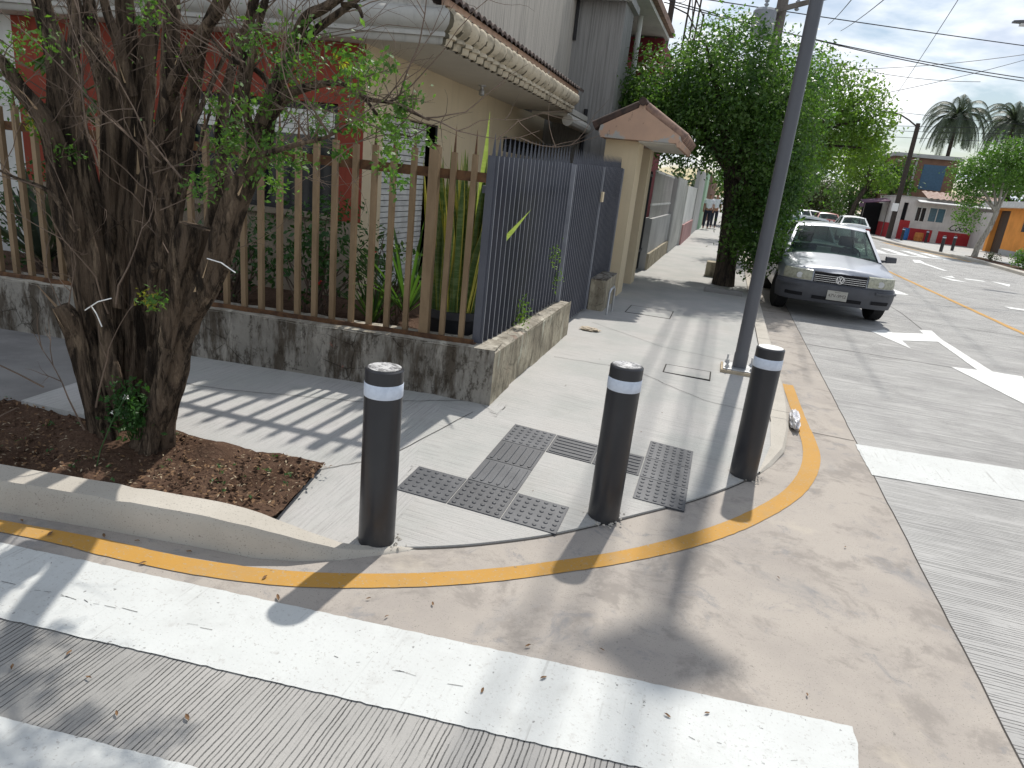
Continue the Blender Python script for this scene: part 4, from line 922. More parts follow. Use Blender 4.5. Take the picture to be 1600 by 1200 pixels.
# ---------------------------------------------------------------- the old multi-stemmed shrub tree in the pit
STEMS=[
  [(-3.07, 2.72, -0.05, 0.1271), (-3.1, 2.71, 0.2, 0.1174), (-3.1, 2.7, 0.42, 0.1186), (-3.07, 2.69, 0.64, 0.1125), (-3.07, 2.68, 0.89, 0.1033), (-3.07, 2.67, 1.09, 0.0914), (-3.1, 2.66, 1.29, 0.0802), (-3.13, 2.66, 1.49, 0.0727), (-3.11, 2.65, 1.7, 0.0617), (-3.09, 2.64, 1.84, 0.0546), (-3.09, 2.63, 2.02, 0.0446), (-3.13, 2.62, 2.16, 0.0367), (-3.15, 2.61, 2.29, 0.0318), (-3.16, 2.6, 2.46, 0.0256)] ,
  [(-3.09, 2.66, 0.96, 0.066), (-3.07, 2.62, 1.16, 0.0576), (-3.06, 2.59, 1.4, 0.0497), (-3.06, 2.55, 1.61, 0.0422), (-3.08, 2.51, 1.75, 0.0353), (-3.14, 2.47, 1.85, 0.0289), (-3.18, 2.44, 1.94, 0.0228), (-3.28, 2.4, 2.03, 0.0169)] ,
  [(-3.0, 2.6, 0.29, 0.0853), (-3.02, 2.58, 0.47, 0.077), (-3.03, 2.55, 0.63, 0.0755), (-3.03, 2.52, 0.79, 0.0706), (-3.05, 2.5, 0.86, 0.0477)] ,
  [(-3.29, 3.0, -0.15, 0.1385), (-3.28, 3.0, 0.27, 0.1228), (-3.28, 3.01, 0.66, 0.1046), (-3.28, 3.01, 0.88, 0.0845), (-3.25, 3.02, 1.18, 0.0754), (-3.22, 3.02, 1.43, 0.0668), (-3.2, 3.03, 1.69, 0.0586), (-3.21, 3.03, 1.92, 0.0473), (-3.29, 3.04, 2.06, 0.0388), (-3.39, 3.04, 2.21, 0.0319), (-3.44, 3.05, 2.34, 0.0284), (-3.49, 3.05, 2.54, 0.0214)] ,
  [(-3.26, 3.05, -0.12, 0.1276), (-3.2, 3.05, 0.43, 0.0992), (-3.18, 3.05, 0.82, 0.0814), (-3.16, 3.05, 1.19, 0.0719), (-3.12, 3.05, 1.69, 0.0551), (-3.09, 3.05, 1.97, 0.0436), (-3.1, 3.05, 2.2, 0.0395), (-3.1, 3.05, 2.35, 0.0358), (-3.08, 3.05, 2.58, 0.0286)] ,
  [(-3.0, 2.95, 1.89, 0.0327), (-3.0, 2.91, 2.03, 0.0272), (-2.99, 2.88, 2.13, 0.0235), (-3.01, 2.84, 2.27, 0.0199), (-3.01, 2.8, 2.4, 0.015)] ,
  [(-3.12, 3.0, -0.07, 0.1285), (-3.03, 2.98, 0.48, 0.111), (-2.98, 2.96, 0.87, 0.0926), (-2.93, 2.93, 1.09, 0.0761), (-2.9, 2.91, 1.33, 0.064), (-2.82, 2.89, 1.53, 0.0524), (-2.7, 2.87, 1.78, 0.0442), (-2.64, 2.84, 2.02, 0.0366), (-2.6, 2.82, 2.25, 0.0325), (-2.56, 2.8, 2.46, 0.0258)] ,
  [(-2.57, 2.75, 1.89, 0.0329), (-2.46, 2.71, 2.01, 0.0289), (-2.34, 2.67, 2.12, 0.0252), (-2.19, 2.63, 2.23, 0.0202), (-2.08, 2.59, 2.32, 0.0169), (-1.95, 2.55, 2.42, 0.0126)] ,
  [(-2.75, 2.7, 0.07, 0.133), (-2.67, 2.69, 0.29, 0.1194), (-2.59, 2.68, 0.49, 0.1064), (-2.53, 2.66, 0.64, 0.091), (-2.43, 2.65, 0.83, 0.0728), (-2.32, 2.64, 1.02, 0.0646), (-2.21, 2.62, 1.21, 0.0566), (-2.13, 2.61, 1.4, 0.0521), (-2.04, 2.6, 1.57, 0.0451), (-1.96, 2.59, 1.68, 0.0414), (-1.93, 2.58, 1.81, 0.0352), (-1.86, 2.56, 1.94, 0.029), (-1.79, 2.55, 2.07, 0.0244), (-1.71, 2.54, 2.2, 0.02), (-1.61, 2.52, 2.24, 0.0159), (-1.51, 2.51, 2.29, 0.012), (-1.38, 2.5, 2.37, 0.0094)] ,
  [(-1.92, 2.55, 1.78, 0.0268), (-1.84, 2.53, 1.86, 0.0236), (-1.76, 2.51, 1.92, 0.0206), (-1.65, 2.48, 1.95, 0.0151), (-1.53, 2.46, 1.97, 0.0111), (-1.45, 2.44, 1.96, 0.0097), (-1.36, 2.42, 1.92, 0.0084), (-1.24, 2.39, 1.91, 0.0059), (-1.14, 2.37, 1.88, 0.0046), (-1.07, 2.35, 1.86, 0.0028)] ,
  [(-1.38, 2.45, 1.92, 0.0073), (-1.32, 2.43, 1.87, 0.006), (-1.26, 2.42, 1.82, 0.0048), (-1.16, 2.4, 1.8, 0.0035)] ,
  [(-1.27, 2.4, 1.91, 0.0047), (-1.22, 2.45, 1.94, 0.0036), (-1.2, 2.5, 1.95, 0.0024)] ,
  [(-1.88, 2.5, 1.8, 0.0236), (-1.81, 2.54, 1.99, 0.0194), (-1.75, 2.58, 2.12, 0.0167), (-1.63, 2.62, 2.23, 0.014), (-1.56, 2.66, 2.3, 0.0115), (-1.46, 2.7, 2.41, 0.0088)] ,
  [(-1.55, 2.55, 2.26, 0.0098), (-1.47, 2.52, 2.25, 0.0085), (-1.43, 2.5, 2.21, 0.006)] ,
  [(-2.51, 2.6, 0.73, 0.0729), (-2.42, 2.61, 1.06, 0.0735), (-2.35, 2.61, 1.25, 0.0688), (-2.33, 2.62, 1.33, 0.0624)] ,
  [(-2.53, 2.55, 0.96, 0.0306), (-2.5, 2.52, 1.09, 0.0255), (-2.46, 2.5, 1.14, 0.0221)] ,
  [(-3.05, 2.95, 0.71, 0.0723), (-3.02, 2.98, 1.07, 0.0636), (-3.03, 3.0, 1.41, 0.0553), (-3.02, 3.03, 1.74, 0.0474), (-2.99, 3.05, 2.06, 0.0397), (-2.95, 3.08, 2.36, 0.0324), (-2.94, 3.1, 2.56, 0.0256)] ,
  [(-2.85, 2.9, 0.68, 0.067), (-2.74, 2.87, 1.02, 0.0575), (-2.67, 2.83, 1.32, 0.0486), (-2.56, 2.8, 1.61, 0.0404), (-2.46, 2.77, 1.9, 0.0327), (-2.35, 2.73, 2.14, 0.0256), (-2.21, 2.7, 2.34, 0.0191)] ,
  [(-3.21, 3.0, 0.75, 0.0663), (-3.18, 3.02, 1.12, 0.0575), (-3.19, 3.04, 1.46, 0.0492), (-3.27, 3.06, 1.79, 0.0415), (-3.35, 3.08, 2.07, 0.0342), (-3.39, 3.1, 2.35, 0.0269)] ,
  [(-2.54, 2.8, 0.75, 0.0502), (-2.43, 2.77, 1.07, 0.0448), (-2.35, 2.74, 1.33, 0.037), (-2.27, 2.71, 1.58, 0.0297), (-2.16, 2.69, 1.8, 0.0257), (-2.09, 2.66, 2.04, 0.0192), (-2.02, 2.63, 2.23, 0.0159), (-1.95, 2.6, 2.37, 0.0116)] ,
  [(-3.02, 2.7, 0.76, 0.0607), (-3.08, 2.74, 1.08, 0.0533), (-3.13, 2.78, 1.4, 0.0428), (-3.21, 2.82, 1.71, 0.0358), (-3.26, 2.86, 2.01, 0.029), (-3.25, 2.9, 2.31, 0.0222)] ,
  [(-2.05, 2.6, 1.51, 0.0227), (-1.99, 2.58, 1.7, 0.0193), (-1.99, 2.55, 1.9, 0.016), (-1.92, 2.52, 2.12, 0.0128), (-1.84, 2.5, 2.3, 0.0099)] ,
  [(-2.58, 2.85, 0.91, 0.0503), (-2.49, 2.88, 1.18, 0.0427), (-2.4, 2.9, 1.48, 0.0351), (-2.43, 2.92, 1.78, 0.0282), (-2.39, 2.95, 2.04, 0.0215), (-2.32, 2.98, 2.25, 0.0166), (-2.28, 3.0, 2.44, 0.0134)] ,
  [(-2.43, 2.5, 1.13, 0.0118), (-2.4, 2.47, 1.39, 0.0099), (-2.39, 2.43, 1.55, 0.0069), (-2.38, 2.4, 1.76, 0.004)] ,
  [(-2.48, 2.6, 1.11, 0.0137), (-2.44, 2.63, 1.38, 0.0105), (-2.35, 2.67, 1.65, 0.0073), (-2.29, 2.7, 1.9, 0.005)] ,
  [(-2.41, 2.7, 1.76, 0.0147), (-2.35, 2.77, 1.96, 0.0117), (-2.26, 2.83, 2.17, 0.0087), (-2.14, 2.9, 2.32, 0.0058)] ,
  [(-1.84, 2.45, 1.68, 0.013), (-1.65, 2.4, 1.73, 0.0088), (-1.48, 2.35, 1.77, 0.006), (-1.36, 2.3, 1.82, 0.0035)] ,
  [(-1.89, 2.6, 1.94, 0.0134), (-1.96, 2.57, 2.01, 0.0106), (-2.05, 2.53, 2.04, 0.0079), (-2.12, 2.5, 2.11, 0.0052)] ,
  [(-2.97, 2.55, 1.23, 0.0155), (-3.05, 2.5, 1.4, 0.0106), (-3.18, 2.45, 1.45, 0.0075), (-3.26, 2.4, 1.49, 0.0044)] ,
]
CLUST=[
[(-1.83, 2.38, 2.09, 0.07), (-1.81, 2.49, 2.08, 0.09), (-1.69, 2.43, 2.02, 0.08), (-1.71, 2.51, 2.14, 0.06), (-1.77, 2.52, 1.96, 0.07), (-1.55, 2.32, 2.04, 0.06), (-1.38, 2.3, 2.03, 0.06), (-1.5, 2.59, 2.06, 0.07), (-1.4, 2.39, 1.98, 0.06), (-1.27, 2.38, 2.03, 0.05), (-1.48, 2.65, 2.02, 0.05), (-1.8, 2.46, 1.66, 0.09), (-1.98, 2.59, 1.6, 0.08), (-2.01, 2.47, 1.73, 0.06), (-2.1, 2.52, 1.69, 0.06), (-2.07, 2.35, 1.53, 0.06), (-2.16, 2.52, 1.57, 0.05), (-2.05, 2.6, 1.79, 0.06), (-1.77, 2.48, 1.7, 0.06), (-1.89, 2.56, 1.75, 0.05), (-1.72, 2.53, 1.66, 0.05), (-1.37, 2.32, 1.82, 0.04), (-1.47, 2.57, 1.87, 0.06), (-1.36, 2.51, 1.85, 0.05), (-1.25, 2.41, 1.84, 0.05), (-1.16, 2.31, 1.81, 0.05), (-1.21, 2.6, 1.8, 0.06), (-1.21, 2.47, 1.95, 0.04), (-3.15, 2.55, 1.71, 0.06), (-3.14, 2.61, 1.68, 0.07), (-2.99, 2.55, 1.59, 0.06), (-3.38, 2.62, 1.82, 0.06), (-3.17, 2.44, 1.92, 0.05), (-1.66, 2.58, 1.86, 0.05), (-1.84, 2.46, 1.87, 0.05), (-1.88, 2.63, 1.87, 0.05), (-2.2, 2.61, 1.86, 0.04), (-2.32, 2.33, 1.02, 0.05), (-1.18, 2.35, 1.64, 0.04), (-1.19, 2.38, 1.9, 0.03), (-3.33, 2.64, 2.05, 0.08), (-2.98, 2.45, 2.06, 0.08), (-2.45, 2.52, 2.19, 0.06), (-1.89, 2.41, 1.87, 0.05), (-1.29, 2.48, 1.69, 0.05), (-1.25, 2.44, 1.75, 0.04), (-1.56, 2.42, 1.79, 0.04), (-1.51, 2.5, 1.72, 0.03), (-1.94, 2.5, 1.72, 0.06), (-1.9, 2.62, 1.55, 0.05)] ]
WIRES=[ [((1.08, 18.0, 5.79), (7.88, 22.0, 6.07), 0.05), ((1.78, 18.0, 5.23), (8.12, 22.0, 5.3), 0.25), ((1.84, 18.0, 5.2), (8.14, 22.0, 5.22), 0.3), ((4.85, 40.0, 8.49), (10.07, 45.0, 8.96), 0.3), ((11.81, 40.0, 9.52), (6.01, 40.0, 8.55), 0.3), ((16.01, 50.0, 11.64), (6.7, 40.0, 7.51), 0.4), ((5.11, 24.0, 7.78), (7.52, 44.0, 7.88), 0.2), ((2.42, 18.0, 6.2), (2.98, 30.0, 8.19), 0.1), ((1.75, 18.0, 6.17), (2.39, 30.0, 8.34), 0.1), ((8.07, 50.0, 7.94), (18.54, 52.0, 7.9), 0.3), ((8.47, 50.0, 7.07), (18.55, 52.0, 7.87), 0.2), ((10.79, 55.0, 7.35), (19.73, 55.0, 7.88), 0.2), ((10.89, 55.0, 6.94), (19.89, 55.0, 7.34), 0.2), ((-1.43, 19.0, 6.27), (-1.43, 19.0, 5.85), 0)] ]

CLUST = CLUST[0]; WIRES = WIRES[0]

ot = thing('old_tree', 'gnarled many-stemmed dry tree with shaggy bark in the kerbside soil pit', 'tree', (-3.0, 2.75, .1))
m = MB(); rt = random.Random(2)
def dens(pts, k=5):
    q = []
    for i in range(len(pts) - 1):
        p0, p1, p2, p3 = (Vector(pts[j]) for j in (max(i - 1, 0), i, i + 1, min(i + 2, len(pts) - 1)))
        for s in range(k):
            t = s / k; q.append(.5 * (2 * p1 + (p2 - p0) * t + (2 * p0 - 5 * p1 + 4 * p2 - p3) * t * t + (3 * p1 - p0 - 3 * p2 + p3) * t ** 3))
    return q + [Vector(pts[-1])]
upper = []
stubs = MB()
for si, st in enumerate(STEMS):
    d4 = dens(st, 7); n0 = st[0][3]
    D4 = [(v[0], v[1], v[2]) for v in (Vector((q[0], q[1], q[2])) for q in d4)]
    rad = []
    for i in range(len(st) - 1):
        for s in range(7): rad.append(st[i][3] * (1 - s / 7) + st[i + 1][3] * s / 7)
    rad.append(st[-1][3]); rad = [r * (.63 if q_.z < .7 else .63 + .42 * min(1, (q_.z - .75) / .5)) for r, q_ in zip(rad, d4)]
    thick = max(rad)
    if st[0][2] < .25: rad = [r * (1 + .40 * max(0, (.26 - p[2]) / .26)) for r, p in zip(rad, D4)]; D4[0] = (D4[0][0], D4[0][1], .02)
    P = [Vector(p) + Vector((noise.noise(Vector((p[2] * 4, si, 0))), noise.noise(Vector((p[2] * 4, si, 5))), 0)) * .012 for p in D4]
    m.tube(P, rad, 34 if thick > .05 else (12 if thick > .02 else 7), True, .30 if thick > .05 else .18, si * 3.1)
    for i, (p, r) in enumerate(zip(P, rad)):
        if r < .065 and p.z > .7: upper.append((p, r, (P[min(i + 1, len(P) - 1)] - P[max(i - 1, 0)]).normalized()))
# flutes and torn slivers of bark on the lower trunk
for k in range(24):
    s_ = (-1 + .62 * rt.random()) if k % 2 else (.30 + .70 * rt.random()); x = -2.935 + .68 * .17 * s_ + .73 * .11 * (1 - s_ * s_ * .8); y = 2.77 + .73 * .17 * s_ - .68 * .11 * (1 - s_ * s_ * .8); z0 = .06 + rt.uniform(0, .25); h = rt.uniform(.3, .75); lean = s_ * .12
    pts = [(x + lean * u * h + rt.uniform(-.012, .012), y + lean * u * h * .8, z0 + u * h) for u in np.linspace(0, 1, 8)]
    m.tube(pts, [rr_ * rt.uniform(.8, 1.2) for rr_ in (.014, .026, .034, .034, .03, .026, .02, .008)], 9, True, .35, k)
sl_ = m; sl_.cur = 1
for k in range(60):
    p, r, d = rt.choice([u for u in upper if u[1] > .03] or upper); a = rt.uniform(2.6, 5.6); q = p + Vector((math.cos(a), math.sin(a), 0)) * r * .97; L = rt.uniform(.04, .16)
    tip = q + d * L + Vector((math.cos(a), math.sin(a), 0)) * rt.uniform(.004, .03); w = Vector((-math.sin(a), math.cos(a), 0)) * rt.uniform(.004, .012)
    sl_.add([tuple(q - w), tuple(q + w), tuple(tip), tuple(q + Vector((math.cos(a), math.sin(a), 0)) * .008 + d * L * .4)], [(0, 1, 3), (1, 2, 3), (2, 0, 3)])
trunk = m.build('trunk', ['bark', 'cutwood'], ot, smooth=True)
# dry twigs
tw = MB(); leafpts = []; leafsz = []
def shoot(p, d, L, r, depth):
    pts = [Vector(p)]; dd = Vector(d).normalized(); n = 6
    for i in range(n):
        dd = (dd + Vector((rt.gauss(0, .17), rt.gauss(0, .13), rt.gauss(.03, .15)))).normalized(); pts.append(pts[-1] + dd * L / n)
    tw.tube(pts, [r * (1 - .75 * i / n) for i in range(n + 1)], 4, False)
    if depth < 2 and L > .15:
        for k in range(rt.choice((1, 2, 3))):
            i = rt.randrange(2, n); shoot(pts[i], dd + Vector((rt.gauss(0, .7), rt.gauss(0, .4), rt.gauss(.1, .6))), L * rt.uniform(.35, .65), r * .6, depth + 1)
    return pts
for k in range(310):
    p, r, d = rt.choice(upper)
    if rt.random() < .6 and p.z < 1.3: continue
    a = rt.uniform(0, 6.283); o_ = Vector((math.cos(a) * 1.1, math.sin(a) * .6, rt.uniform(-.2, .9)))
    shoot(p, d * .5 + o_, rt.uniform(.14, .6), rt.uniform(.0020, .0042), 0)
# long sweeping dead shoots
for a, b in (((-2.75, 2.5, 1.55), (-2.95, 2.3, 2.35)), ((-2.35, 2.45, 1.6), (-2.9, 2.35, 2.2)), ((-2.2, 2.4, 1.55), (-2.6, 2.25, 2.0)), ((-2.65, 2.4, .9), (-2.75, 2.35, 1.5)), ((-2.6, 2.4, .95), (-2.55, 2.3, 1.45)), ((-2.75, 2.38, .42), (-2.45, 2.2, .95)), ((-3.1, 2.4, .45), (-3.6, 2.2, .85)), ((-3.35, 2.4, 1.1), (-3.9, 2.2, 1.3)), ((-2.8, 2.35, .3), (-2.9, 2.25, .75)), ((-3.3, 2.4, .3), (-3.55, 2.2, .1))):
    shoot(a, Vector(b) - Vector(a), (Vector(b) - Vector(a)).length * 1.1, .0045, 0)
tw.build('twigs', 'twig', ot)
for c in CLUST:
    k = int(26 + c[3] * 850)
    for i in range(k): leafpts.append((c[0] + rt.gauss(0, c[3] * .62), c[1] + rt.gauss(0, c[3] * .6), c[2] + rt.gauss(0, c[3] * .55))); leafsz.append(rt.uniform(.017, .036))
for k in range(60):
    p, r, d = rt.choice([u for u in upper if u[0].z > 1.6])
    for i in range(9): leafpts.append((p.x + rt.gauss(0, .05), p.y + rt.gauss(0, .05), p.z + rt.gauss(0, .05))); leafsz.append(rt.uniform(.013, .026))
leafmesh('foliage', 'leaf_shrub', ot, leafpts, leafsz, 4, .4)
yp = [(-3.15 + rt.gauss(0, .03), 2.52 + rt.gauss(0, .03), 1.72 + rt.gauss(0, .03)) for i in range(24)] + [(-2.43 + rt.gauss(0, .032), 2.42 + rt.gauss(0, .02), 1.0 + rt.gauss(0, .02)) for i in range(46)] + [(-1.42 + rt.gauss(0, .015), 2.35, 2.04 + rt.gauss(0, .015)) for i in range(14)]
leafmesh('yellow_leaves', 'leaf_yellow', ot, yp, [.024] * len(yp), 5, .4)
# branches of the crown above the picture, which shade the corner
pts, D_ = crown_points([(-2.7, 2.85, 3.15, .9, .6, .35), (-3.6, 2.8, 3.2, .8, .6, .4), (-1.9, 2.75, 3.05, .4, .5, .25)], 9000, 9, 18, .06, .9)
leafmesh('foliage', 'leaf_shrub', ot, pts, np.random.default_rng(3).uniform(.016, .034, len(pts)), 6, .4)
m = MB()
for k in (0, 1, 2): 
    a = ((-2.73, 2.35, .91), (-2.04, 2.35, 1.24), (-2.70, 2.36, .93))[k]; b = ((-2.57, 2.35, .99), (-1.90, 2.35, 1.20), (-2.66, 2.37, .84))[k]; mid = (Vector(a) + Vector(b)) / 2 + Vector((0, 0, .012)); m.tube([a, mid, b], .0026, 6)
m.build('bare_stick', 'cap_white', ot)

# weed growing in the hollow of the trunk
wd = thing('weed', 'dark green weed with tiny white flowers at the foot of the old tree', 'weed', (-2.84, 2.46, .1))
pts = [(-2.79 + rt.gauss(0, .062), 2.62 + rt.gauss(0, .04), .33 + rt.gauss(0, .075)) for i in range(520)]
leafmesh('leaves', 'leaf_weed', wd, pts, [rt.uniform(.022, .045) for _ in pts], 8, .4)
m = MB()
for i in range(26): e = rt.choice(pts); m.tube([(-2.80 + rt.gauss(0, .02), 2.65, .08), (-2.80 + (e[0] + 2.80) * .4, 2.63, e[2] * .6), e], [.0035, .0028, .0015], 5, False)
m.tube([(-2.73, 2.55, .45), (-2.76, 2.48, .32), (-2.79, 2.42, .17), (-2.78, 2.38, .09)], .003, 5); m.build('stems', 'leaf_weed', wd)
fl = [(-2.74 + rt.gauss(0, .008), 2.545 + rt.gauss(0, .005), .425 + rt.gauss(0, .008)) for i in range(16)] + [(-2.82 + rt.gauss(0, .005), 2.535, .33 + rt.gauss(0, .005)) for i in range(8)]
leafmesh('flowers', 'white_flower', wd, fl, [.013] * len(fl), 3, .5)

# litter on the soil (countless) and single leaves on the road
def soilz(x, y): return .095 + .030 * noise.noise(Vector((x * 3, y * 3, 0))) + .016 * noise.noise(Vector((x * 11, y * 11, 4))) + .01
def insoil():
    while True:
        x = rt.uniform(-4.2, -1.78); y = rt.uniform(2.05, 2.96)
        lo = 2.02 + (x + 3.6) * .16 + .08; hi = 2.80 + max(0, x + 3.2) * .12
        if lo < y < hi: return x, y
P = [insoil() for _ in range(950)]
o = leafmesh('leaf_litter', 'litter', None, [(x, y, soilz(x, y) + .004) for x, y in P], [rt.uniform(.010, .036) for _ in P], 12, 1.6, width=.45); o['kind'] = 'stuff'; o['label'] = 'dry brown leaf litter scattered over the soil bed'
P = [insoil() for _ in range(480)]
o = leafmesh('leaf_litter', 'litter_pale', None, [(x, y, soilz(x, y) + .005) for x, y in P], [rt.uniform(.008, .030) for _ in P], 13, 1.6, width=.3); o['kind'] = 'stuff'; o['label'] = 'pale straw bits and small debris on the soil bed'
P = [insoil() for _ in range(46)]
pts = [(x + rt.gauss(0, .012), y + rt.gauss(0, .012), soilz(x, y) + .012) for x, y in P for _ in range(4)]
o = leafmesh('seedlings', 'leaf_weed', None, pts, [rt.uniform(.012, .026) for _ in pts], 14, .6); o['kind'] = 'stuff'; o['label'] = 'tiny green seedlings sprouting in the soil bed'
clod = MB()
for k in range(420):
    x, y = insoil(); s = rt.uniform(.005, .016); z = soilz(x, y) - .004; clod.add([(x - s, y - s * .5, z), (x + s, y - s * .7, z), (x + s * .6, y + s, z), (x - s * .7, y + s * .6, z), (x + rt.uniform(-.3, .3) * s, y, z + s * 1.1)], [(0, 1, 4), (1, 2, 4), (2, 3, 4), (3, 0, 4)])
o = clod.build('soil_clods', 'soil'); o['kind'] = 'stuff'; o['label'] = 'small brown earth clods on the soil bed'
lm = MB(); lm.add([(-.03, 0, .002), (-.008, .011, .006), (.012, .010, .012), (.034, 0, .006), (.012, -.010, .010), (-.008, -.011, .004), (0, 0, .003)], [(0, 6, 1), (1, 6, 2), (2, 6, 3), (3, 6, 4), (4, 6, 5), (5, 6, 0)])
lo_ = lm.build('fallen_leaf', 'litter', local=True); lme = lo_.data; bpy.data.objects.remove(lo_)
spots = [(-2.05, 1.93, 1), (-2.55, 1.93, 1.2), (-1.95, 2.08, 1), (-2.2, 2.05, .9), (-2.75, 1.96, 1), (-1.42, 1.97, 1.3), (-.42, 2.12, .9), (-.32, 1.98, 1), (-.98, 2.05, .8), (.12, 1.98, .9), (-1.85, 1.42, 1), (-1.95, 1.30, 1.1), (-1.7, 1.36, .9), (-1.3, 1.35, 1), (-.5, 1.83, .9), (-.15, 2.22, .8), (.55, 3.1, .8), (-1.55, 2.06, 1), (-1.1, 2.12, .7), (.6, 2.3, .7), (-.85, 2.2, .8), (.25, 2.05, .8), (.92, 3.6, .7), (-2.35, 2.02, 1.1), (-1.5, 1.28, .8), (-.75, 3.35, .5), (-.9, 3.78, .5), (-.62, 3.2, .45), (-1.0, 5.2, .8), (-.6, 5.6, .6), (-.2, 5.1, .6), (-.3, 4.6, .6), (-.9, 6.2, .6)]
for i, (x, y, s) in enumerate(spots):
    o = bpy.data.objects.new('fallen_leaf', lme); C.objects.link(o); z = zwalk(x, y) + .002 if (y > 2.6 and x < .4 and dseg(x, y, ARC[3], ARC[-1]) > .02 and y > 3) else .008
    o.location = (x, y, z); o.rotation_euler = (0, 0, rt.uniform(0, 6.28)); s *= .5; o.scale = (s, s * rt.uniform(.7, 1.1), s)
    tag(o, 'small dry brown leaf lying loose on the concrete', 'leaf', 'dry leaves fallen on the road and pavement')
# plastic bag, paper scrap
def crumple(name, label, cat, c, r, zs_, mat, seed):
    bm = bmesh.new(); bmesh.ops.create_icosphere(bm, subdivisions=4, radius=1)
    for v in bm.verts:
        p = v.co.copy(); n_ = 1 + .42 * noise.noise(p * 2.1 + Vector((seed, 0, 0))) + .25 * abs(noise.noise(p * 5 + Vector((0, seed, 0)))); v.co = Vector((p.x * r[0] * n_, p.y * r[1] * n_, max(0, (p.z + .75)) * r[2] * n_ * zs_))
    me = bpy.data.meshes.new(name); bm.to_mesh(me); bm.free(); me.materials.append(MAT[mat]); o = bpy.data.objects.new(name, me); C.objects.link(o); o.location = c; return tag(o, label, cat)
crumple('plastic_bag', 'crumpled clear plastic bag against the kerb beside the yellow line', 'bag', (.825, 5.62, .004), (.035, .17, .055), 1, 'plastic', 2)
crumple('paper_scrap', 'crumpled beige paper scrap on the pavement near the grey gate', 'litter', (-1.24, 7.42, .122), (.10, .06, .018), 1, 'paper', 5)

# ---------------------------------------------------------------- garden behind the fence
def blade(m, base, tip, w, bend=.0, fold=.3, n=9, twist=0.0):
    base, tip = Vector(base), Vector(tip); d = tip - base; side = Vector((math.cos(twist), math.sin(twist), 0)); fw_ = side.cross(d).normalized(); rows = []
    for i in range(n + 1):
        u = i / n; p = base + d * u + Vector((0, 0, -bend * u * u)) ; ww = w * min(1, (1 - u) * 3.2 + .02) * (.75 + .25 * math.sin(u * 3)); rows.append([tuple(p - side * ww), tuple(p - side * ww * .5 + fw_ * ww * fold), tuple(p + fw_ * ww * fold * 1.2), tuple(p + side * ww * .5 + fw_ * ww * fold), tuple(p + side * ww)])
    m.grid(rows)
sp_ = thing('snake_plant', 'tall banded snake plant with yellow leaf edges in a round black pot', 'plant', (-1.93, 4.98, .34))
autosmooth(MB().lathe([(.22, .34), (.25, .56), (.285, .60), (.285, .66), (.265, .66), (.25, .60), (.01, .60)], (-1.93, 4.98, 0), 36, caps=False).build('pot', 'pot', sp_))
mg = MB(); me_ = MB(); rs = random.Random(7)
for k in range(120):
    a = rs.uniform(0, 6.28); r = .21 * math.sqrt(rs.random()); b = (-1.93 + r * math.cos(a), 4.98 + r * math.sin(a), .60); h = rs.uniform(.75, 1.28); t_ = (b[0] + rs.gauss(0, .055) + .10 * math.cos(a), b[1] + rs.gauss(0, .05) + .08 * math.sin(a), .6 + h); tw_ = rs.uniform(0, 3.14)
    w = rs.uniform(.028, .046); blade(mg, b, t_, w * .92, 0, .3, 10, tw_); blade(me_, (b[0], b[1] + .0022, b[2]), (t_[0], t_[1] + .0022, t_[2] + .004), w, 0, .28, 10, tw_)
blade(mg, (-1.8, 4.95, .6), (-1.74, 4.86, 2.12), .03, 0, .3, 10, .2)
blade(mg, (-1.80, 4.9, .9), (-1.36, 4.86, 1.48), .022, 0, .3, 10, .6)
mg.build('leaves', 'sans', sp_, smooth=True); me_.build('leaf_edges', 'sans_edge', sp_, smooth=True)
def rosette(name, label, c, n, L, w, mat, seed, rise=.6, bend=.35):
    t = thing(name, label, 'plant', c); m = MB(); rg = random.Random(seed)
    for k in range(n):
        a = k * 2.4 + rg.uniform(-.3, .3); l = L * rg.uniform(.6, 1.1); el = rg.uniform(.2, 1.2); tip = (c[0] + math.cos(a) * l * math.cos(el), c[1] + math.sin(a) * l * math.cos(el), c[2] + l * math.sin(el) * rise + .25); blade(m, c, tip, w, l * bend * rg.uniform(.3, 1), .35, 9, a + 1.57)
    m.build('leaves', mat, t, smooth=True); return t
rosette('strap_plant', 'strap-leaved garden plant arching through the fence beside the cream wall', (-2.42, 5.1, .5), 26, .95, .014, 'leaf_mid', 3, .8, .3)
rosette('strap_plant', 'small grassy strap plant low behind the brown bars near the snake plant', (-2.65, 4.95, .4), 26, .45, .012, 'leaf_mid', 4, .7, .4)
rosette('agave', 'grey-green agave behind the brown fence left of the old tree', (-4.75, 4.7, .45), 26, .7, .035, 'leaf_palm', 5, .9, .1)
rosette('agave', 'long-leaved dark agave at the left edge behind the brown fence', (-5.9, 4.7, .5), 26, .75, .03, 'leaf_palm', 6, .9, .15)
o = MB(); blade(o, (-2.16, 5.0, .9), (-2.14, 4.98, 1.42), .035, 0, .4, 9, .3); o = o.build('red_bract', 'red_flower', None, (-2.16, 5.0, .9), smooth=True); tag(o, 'dark red upright bract standing among the strap leaves', 'flower')
